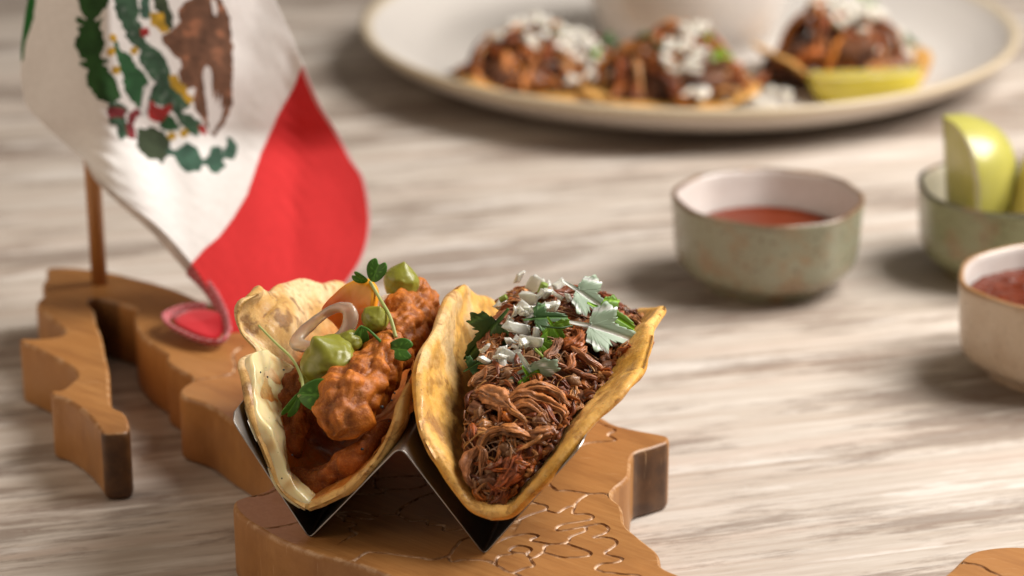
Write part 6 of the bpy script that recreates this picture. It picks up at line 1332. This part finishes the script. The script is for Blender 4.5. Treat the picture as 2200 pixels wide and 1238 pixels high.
seed_leaf(s2, (0.75, 5.30, 6.54), 0.72, (1.2, -1.25, 0.2))
seed_leaf(s2, (0.57, 5.40, 6.52), 0.5, (1.0, -2.75, 0.3))
s3 = stem('sprout_stem', taco_l, [(0.73, 3.90, 5.55), (0.97, 3.80, 5.51), (1.32, 3.70, 5.26), (1.71, 3.50, 4.99)], 0.035, 0.055, SPR, 40)
seed_leaf(s3, (1.67, 3.50, 5.05), 0.78, (1.05, -0.05, -0.15))
seed_leaf(s3, (0.76, 3.90, 5.58), 0.98, (1.3, 1.75, 0.4), W=0.75)

# ------------------------------------------------------------ glazed bowls
def ceramic(name, rough=0.28, speck=True):
    k = NT(name)
    c = k.attr('Col')
    if speck:
        c = k.mix(k.math('MULTIPLY', k.attr('glaze', True), k.ramp(k.noise(0.75, 5, 0.6), [(0.47, 0.0), (0.62, 0.65)])), c, (0.30, 0.17, 0.08))
        c = k.mix(k.math('MULTIPLY', k.attr('glaze', True), k.ramp(k.noise(4.5, 2, 0.5), [(0.62, 0.0), (0.70, 0.85)])), c, (0.13, 0.07, 0.035))
    k.p(base=c, rough=k.ramp(k.noise(1.5, 3), [(0.3, rough-0.06), (0.7, rough+0.10)]), spec=0.5, coat=0.25, coatr=0.18)
    k.bump(k.noise(1.2, 3), 0.15, 0.05)
    return k.m
def small_bowl(label, px, r, h, outer, inner, rim, seed, foot=0.66, squareness=0.012, rim_h=0.16, specks=0.9):
    t = thing('small_bowl', label, 'bowl', px)
    prof = [(0, 0.16), (r*foot*0.8, 0.16), (r*foot*0.88, 0.0), (r*foot*0.97, 0.0), (r*foot, 0.10), (r*foot, 0.30), (r*foot*1.03, 0.42), (r*0.82, 0.66), (r*0.925, 1.10), (r*0.965, 1.9), (r*0.98, 2.8), (r, h-0.22), (r*1.0, h-0.06), (r*0.985, h), (r*0.955, h-0.03), (r*0.935, h-0.20),
            (r*0.90, h*0.72), (r*0.84, h*0.45), (r*0.70, h*0.25), (r*0.45, h*0.17), (0, 0.55)]
    P = smooth_path(np.array(prof), 90)
    # keep the foot crisp
    wob = lambda th: 1+squareness*np.cos(8*th+seed)+0.006*np.cos(3*th+seed*2)+0.006*np.cos(2*th)
    V, F = lathe(P, 120, wob)
    V[:, 2] += 0.05*np.sin(np.arctan2(V[:, 1], V[:, 0])*2+seed)*(V[:, 2]/h)
    s = np.linspace(0, 1, 90); idx = np.repeat(np.arange(90), 120)
    pr = P[idx]
    top = np.argmax(P[:, 1])
    inside = idx > top
    c = np.tile(outer, (len(V), 1)).astype(float)
    c[inside] = inner
    dr = (h-pr[:, 1])+0.05*vnoise(V, 0.8, seed)
    rm = np.clip(1-dr/(rim_h*np.where(inside, 0.7, 1.0)), 0, 1)**0.5
    c = c*(1-rm[:, None])+np.array(rim)*rm[:, None]
    gl = (~inside).astype(float)*specks+0.12*inside
    obj('bowl_body', V, F, ceramic('bowl_glaze'), t, col=c, attrs=dict(glaze=gl))
    return t
BOWL1 = (10.75, 29.8, 0.0)
small_bowl('sage green glazed bowl with brown rim holding smooth red sauce', BOWL1, 3.97, 3.95, (0.285, 0.28, 0.195), (0.66, 0.60, 0.565), (0.14, 0.070, 0.035), 1)
p_ = np.array([(17.34, 31.32, 3.90)])[0]; BOWL2 = (float(p_[0])+3.9, float(p_[1]), 0.0)
small_bowl('sage green glazed bowl with dark rim filled with lime wedges at the right edge', BOWL2, 3.9, 3.9, (0.27, 0.28, 0.16), (0.50, 0.46, 0.36), (0.035, 0.022, 0.016), 3, foot=0.70)
p_ = np.array([(17.07, 19.66, 4.00)])[0]; BOWL3 = (float(p_[0])+3.9, float(p_[1]), 0.0)
small_bowl('cream glazed bowl with tan rim and chunky red salsa, cut by the right edge', BOWL3, 3.9, 4.0, (0.53, 0.43, 0.32), (0.62, 0.57, 0.54), (0.33, 0.17, 0.07), 5, specks=0.3)

def sauce(name, label, cat, c, r, z, cols, chunky, seed):
    k = NT(name+'_liquid')
    cc = k.mix(k.noise(1.1, 4, 0.6), cols[0], cols[1])
    k.p(base=cc, rough=0.30, spec=0.22)
    if chunky: k.bump(k.noise(2.4, 4), 0.8, 0.12)
    else: k.bump(k.noise(1.6, 3), 0.12, 0.05)
    nr = 40; n = 96
    rr = np.linspace(0.01, 1, nr); th = np.linspace(0, 2*np.pi, n, endpoint=False)
    R, T = np.meshgrid(rr, th, indexing='ij')
    V = np.stack([R*r*np.cos(T), R*r*np.sin(T), 0.10*sstep(0.9, 1.0, R)], -1).reshape(-1, 3)
    if chunky: V[:, 2] += 0.16*np.abs(fbm(V, 1.3, 3, seed))
    i = np.arange(nr-1)[:, None]; j = np.arange(n)[None]
    F = np.stack([i*n+j, (i+1)*n+j, (i+1)*n+(j+1) % n, i*n+(j+1) % n], -1).reshape(-1, 4)
    W = V.copy(); W[:, :2] *= 0.72; W[:, 2] = -1.5+0*W[:, 2]
    FF = np.vstack([F, F[:, ::-1]+len(V)]); a = (nr-1)*n; j = np.arange(n)
    FF = np.vstack([FF, np.stack([a+j, len(V)+a+j, len(V)+a+(j+1) % n, a+(j+1) % n], 1)])
    o = obj(name, np.vstack([V, W]), FF, k.m, None, loc=(c[0], c[1], z))
    tag(o, label, cat); return o
sauce('red_sauce', 'smooth red chilli sauce in the sage green bowl', 'sauce', BOWL1, 3.25, 2.25, ((0.10, 0.010, 0.001), (0.18, 0.026, 0.002)), False, 1)
sauce('chunky_salsa', 'coarse dark red salsa in the cream bowl at the right edge', 'salsa', BOWL3, 3.5, 3.0, ((0.05, 0.006, 0.002), (0.17, 0.028, 0.006)), True, 5)

def lime_wedge(label, loc, L, R, rot, seed, span=1.25, tone=(0.50, 0.50, 0.09), peel=(0.36, 0.335, 0.075), group=None, axes=None):
    """wedge cut lengthwise from a small lime: rind outside, two cut faces"""
    k = NT('lime_peel'); k.p(base=k.mix(k.noise(0.8, 4), peel, tuple(q*1.35 for q in peel)), rough=0.33, sss=0.25, sssr=(.3, .3, .05), coat=0.35, coatr=0.15)
    k.bump(k.noise(9, 2), 0.25, 0.03)
    f = NT('lime_flesh'); f.p(base=f.mix(f.attr('pith', True), f.mix(f.noise(2.2, 3, vec=f.mapping(scale=(4, 4, 0.7))), tone, tuple(min(1, q*1.5) for q in tone)), (0.80, 0.78, 0.52)), rough=0.2, sss=0.5, sssr=(.5, .5, .1), coat=0.6, coatr=0.08)
    f.bump(f.noise(2.0, 3, vec=f.mapping(scale=(2.2, 2.2, 0.8))), 0.9, 0.12)
    t = thing('lime_wedge', label, 'lime wedge', loc, 0, group); t.rotation_euler = rot
    if axes:
        from mathutils import Matrix
        L_ = Vector(axes[1]).normalized(); O_ = Vector(axes[0]); O_ = (O_-L_*O_.dot(L_)).normalized(); Y_ = L_.cross(O_)
        t.rotation_euler = Matrix(((O_.x, Y_.x, L_.x), (O_.y, Y_.y, L_.y), (O_.z, Y_.z, L_.z))).to_euler()
    nz, na = 48, 30
    s = np.linspace(-1, 1, nz); prof = np.sqrt(np.clip(1-np.abs(s)**2.8, 0, 1))
    V = []
    for i in range(nz):
        a = np.linspace(-span/2, span/2, na)
        V.append(np.c_[R*prof[i]*np.cos(a), R*prof[i]*np.sin(a), np.full(na, s[i]*L/2)])
    V = np.vstack(V)
    F = [(i*na+j, i*na+j+1, (i+1)*na+j+1, (i+1)*na+j) for i in range(nz-1) for j in range(na-1)]
    obj('peel', V, F, k.m, t)
    for sg in (-1, 1):
        W = []; nr = 14
        a = sg*span/2
        for i in range(nz):
            for q in np.linspace(0, 1, nr):
                r = R*prof[i]*q*0.995
                bulge = 0.10*math.sin(math.pi*q)*prof[i]
                W.append((r*math.cos(a)-sg*bulge*math.sin(a)*-1*0, r*math.sin(a)+sg*bulge*0.5, s[i]*L/2))
        W = np.array(W); W[:, 1] += sg*0.05*fbm(W*[1, 1, 0.6], 1.6, 3, seed)
        q_ = np.tile(np.linspace(0, 1, nr), nz); pith = sstep(0.84, 0.93, q_)+sstep(0.07, 0.02, q_)
        G = [(i*nr+j, i*nr+j+1, (i+1)*nr+j+1, (i+1)*nr+j) for i in range(nz-1) for j in range(nr-1)]
        if sg > 0: G = [g[::-1] for g in G]
        obj('flesh', W, G, f.m, t, attrs=dict(pith=pith))
    return t
bx, by = BOWL2[0], BOWL2[1]
lime_wedge('tall pale lime wedge standing upright at the left of the dark-rimmed bowl', (bx-2.75, by+0.3, 4.05), 5.6, 3.0, (0, 0, 0), 1, span=1.75, tone=(0.46, 0.43, 0.10), axes=((0.93, -0.36, 0.0), (-0.10, 0.05, 1)))
lime_wedge('green lime wedge at the back of the dark-rimmed bowl, cut by the frame', (bx+0.75, by+1.3, 4.1), 5.4, 2.4, (0, 0, 0), 2, span=1.7, peel=(0.24, 0.27, 0.018), axes=((0.6, -0.8, 0), (0.35, 0.1, 1)))
lime_wedge('pale lime wedge leaning at the front of the dark-rimmed bowl', (bx-0.35, by-1.0, 3.25), 4.9, 2.3, (0, 0, 0), 3, span=1.8, tone=(0.55, 0.46, 0.14), peel=(0.45, 0.38, 0.06), axes=((0.9, -0.45, 0.0), (0.30, 0.08, 0.95)))

# ------------------------------------------------------------ large plate with three open tacos
PLATE = (9.8, 64.9, 0.0)
def build_plate():
    t = thing('serving_plate', 'large round white plate with a tan rim holding three open tacos', 'plate', PLATE)
    prof = [(0, 0.30), (12.0, 0.30), (12.6, 0.0), (13.2, 0.0), (13.5, 0.18), (15.5, 0.75), (17.2, 1.55), (18.1, 2.35), (18.25, 2.52), (18.2, 2.66), (18.0, 2.70), (17.75, 2.62), (16.9, 1.95), (15.4, 1.15), (13.8, 0.80), (10, 0.75), (5, 0.75), (0, 0.75)]
    P = smooth_path(np.array(prof), 140)
    V, F = lathe(P, 200)
    idx = np.repeat(np.arange(140), 200); pr = P[idx]; top = np.argmax(P[:, 1])
    inside = idx > top
    c = np.where(inside[:, None], [0.64, 0.595, 0.55], [0.55, 0.48, 0.42])
    d = np.hypot(pr[:, 0]-18.1, pr[:, 1]-2.62)
    rm = 1-sstep(0.35, 0.62, d+0.08*vnoise(V, 0.6, 3))
    c = c*(1-rm[:, None])+np.array([0.56, 0.46, 0.32])*rm[:, None]
    obj('plate_body', V, F, ceramic('plate_glaze', 0.34, False), t, col=c)
build_plate()
PF = 0.80
tb = thing('dip_bowl', 'plain white bowl standing on the plate behind the open tacos', 'bowl', (10.0, 67.2, PF))
Vb, Fb = lathe(smooth_path(np.array([(0, 0.1), (4.2, 0.0), (4.5, 0.1), (5.3, 1.6), (5.8, 3.6), (6.0, 5.2), (5.95, 5.35), (5.75, 5.2), (5.4, 3.4), (4.7, 1.6), (3.0, 0.6), (0, 0.45)]), 70), 96)
obj('bowl_body', Vb, Fb, ceramic('white_bowl_glaze', 0.25, False), tb, col=np.tile([0.70, 0.66, 0.62], (len(Vb), 1)))

def open_taco(label, c, rz, seed, size=1.0, left_up=0.0, right_up=0.0, tall=3.0, meatw=(3.2, 2.4)):
    rg = np.random.RandomState(seed)
    t = thing('open_taco', label, 'taco', c, rz, 'open tacos on the big plate')
    nr, nt = 40, 160
    r, th, F = disc_grid(nr, nt)
    R = 4.9*size*(1+0.02*np.sin(5*th+seed))
    x, y = r*R*np.cos(th), r*R*np.sin(th)
    z = 0.03*x*0+sstep(0.35, 1.0, np.abs(x)/(4.9*size))*np.where(x < 0, left_up, right_up)+0.15*fbm(np.stack([x, y, 0*x], -1), 0.5, 3, seed)*r+0.15
    A = np.stack([x*(1-0.06*np.where(x < 0, left_up, right_up)*r), y, z+0.14], -1).reshape(-1, 3); B = A-[0, 0, 0.28]; A[:, 2] -= 0.14*sstep(0.9, 1, r).ravel(); B[:, 2] += 0.14*sstep(0.9, 1, r).ravel()
    n = nr*nt; F2 = np.vstack([F, F[:, ::-1]+n])
    g = fbm(A, 0.8, 4, seed)[:, None]
    cc = np.array([0.60, 0.32, 0.085])*(1+0.35*g)
    obj('tortilla', np.vstack([A, B]), F2, TORT, t, col=np.clip(np.vstack([cc, cc]), 0, 1))
    V, Fi = ico(5)
    f = fbm(V, 1.6, 4, seed)
    V = V*(1+0.36*f)[:, None]*[meatw[0], meatw[1], tall*0.62]; V[:, 2] = np.maximum(V[:, 2], -0.0)+0.25
    obj('meat_filling', V, Fi, MEAT, t, col=np.clip(np.array([0.12, 0.045, 0.018])*(1+0.8*fbm(V, 1.1, 3, 4)[:, None]), 0.01, 1))
    tones = [(0.40, 0.135, 0.035), (0.52, 0.22, 0.065), (0.28, 0.075, 0.016), (0.17, 0.042, 0.010), (0.58, 0.32, 0.14), (0.52, 0.20, 0.03)]
    def top(x, y):
        q = np.clip(1-(x/meatw[0])**2-(y/meatw[1])**2, 0.02, 1); w = np.stack([np.asarray(x, float), np.asarray(y, float), 0*np.asarray(x, float)], -1); return 0.25+tall*0.86*q**0.42*(0.86+0.30*vnoise(w, 0.55, seed))
    for q in range(64):
        a = rg.uniform(0, 6.28); rr = rg.rand()**0.5*1.15
        px_, py_ = meatw[0]*rr*math.cos(a), meatw[1]*rr*math.sin(a)
        an = rg.uniform(0, 3.14); L = rg.uniform(1.2, 2.6); tt = np.linspace(-.5, .5, 7)
        X = px_+tt*L*math.cos(an); Y = py_+tt*L*math.sin(an)+rg.uniform(-1, 1)*tt*tt*L
        P = np.stack([X, Y, top(X, Y)+0.12+0.25*np.sin(tt*rg.uniform(2, 8)+rg.uniform(0, 6))], 1)
        shred('meat_shred', t, P, rg.uniform(0.14, 0.40), rg.uniform(0.10, 0.24), np.array(tones[rg.randint(6)])*rg.uniform(.8, 1.5), rg, MEAT, K=14, nn=12)
    return t, top
rgo = np.random.RandomState(9)
def topping(t, top, pts, seed):
    for (x, y, kind) in pts:
        z = float(top(np.array(x), np.array(y)))+0.3
        if kind == 'o':
            onion_piece(t, (x, y, z), rgo.uniform(.55, 1.1), rgo.uniform(.45, .8), 0.35, tuple(rgo.uniform(-0.8, 0.8, 3)), rgo.randint(99), m=ONION_DULL)
        else:
            make_leaf('cilantro_leaf', t, (x, y, z+0.15), rgo.uniform(1.0, 1.5), tuple(rgo.uniform(-0.7, 1.0, 3)), CIL_BRIGHT if kind == 'g' else CIL_DARK, stretch=0.8, seed=seed)
kd = NT('chopped_onion'); kd.p(base=kd.mix(kd.noise(2, 3), (0.58, 0.54, 0.46), (0.74, 0.70, 0.63)), rough=0.3, sss=0.3, sssr=(.3, .3, .2)); ONION_DULL = kd.m
def cluster(cx, cy, n, sp, kind='o'):
    return [(cx+rgo.normal(0, sp), cy+rgo.normal(0, sp), kind) for _ in range(n)]
c1 = (0.98, 55.91, 1.20); c2 = (8.23, 54.58, 1.20); c3 = (18.32, 57.73, 1.20)
t1, f1 = open_taco('open taco with dark meat, white onion and cilantro at the left of the plate', (c1[0]+0.6, c1[1]+2.2, PF+0.05), 0.25, 3, tall=3.3, meatw=(4.0, 2.8), left_up=0.6, size=1.0)
topping(t1, f1, cluster(-0.9, 0.0, 22, 0.6)+cluster(1.5, -1.4, 30, 0.9)+[(-0.4, -1.0, 'g'), (0.1, -1.5, 'd'), (2.9, -0.2, 'd'), (3.2, -0.9, 'd'), (1.9, -1.9, 'g'), (-1.0, 0.3, 'g')], 4)
t2, f2 = open_taco('open taco between the other two on the plate, topped with onion and bright cilantro', (c2[0], c2[1]+1.2, PF+0.10), -0.2, 8, tall=3.6, meatw=(3.9, 2.7), left_up=0.5, right_up=0.5, size=1.0)
topping(t2, f2, cluster(0.9, 0.1, 18, 0.6)+cluster(1.2, -1.6, 20, 0.7)+[(0.5, -0.2, 'g'), (1.7, -0.4, 'g'), (-1.8, -0.8, 'd'), (0.2, -0.9, 'g'), (1.2, 0.2, 'g'), (-1.0, -1.3, 'd'), (2.0, -1.4, 'g')], 6)
t3, f3 = open_taco('open taco at the right of the plate with its tortilla edge turned up', (c3[0]-0.7, c3[1]+1.8, PF+0.10), 0.35, 15, size=1.05, tall=4.3, meatw=(3.5, 2.7), left_up=1.6, right_up=0.9)
topping(t3, f3, cluster(-0.3, -0.2, 22, 0.7)+cluster(0.8, -1.0, 20, 0.7)+cluster(3.0, -1.2, 6, 0.5)+[(0.9, 0.2, 'g'), (1.2, -0.3, 'g'), (2.9, -1.3, 'd')], 8)
lw = (18.38, 54.50, 2.10)
lime_wedge('bright yellow lime wedge lying on the plate in front of the right open taco', (lw[0], lw[1]+0.9, 2.35), 6.0, 2.3, (0, 0, 0), 7, span=1.25, tone=(0.62, 0.52, 0.09), peel=(0.52, 0.42, 0.035), axes=((0.0, -0.86, -0.50), (0.99, -0.06, 0.07)))
LOOSE = ['leftmost small onion piece fallen on the plate beside the middle open taco', 'thick white onion piece on the plate just behind its rim, left of the lime',
         'upper white onion piece on the plate near the turned-up tortilla edge', 'onion piece nearest the plate rim, between middle taco and lime wedge',
         'low onion piece at the front foot of the middle open taco', 'onion piece closest to the yellow lime wedge on the plate']
for q, p in enumerate([(11.83, 54.32, 1.20), (12.54, 53.62, 1.20), (13.43, 54.67, 1.30), (13.12, 53.11, 1.10), (11.01, 53.11, 1.10), (14.19, 53.88, 1.40)]):
    V, F = onion_mesh(50+q, 1.1, 0.9, 0.5, 0.3)
    tag(obj('onion_piece', V@rotm(0.3*q, 0.2, q).T, F, ONION_DULL, None, loc=p), LOOSE[q], 'onion', 'loose onion on the plate')
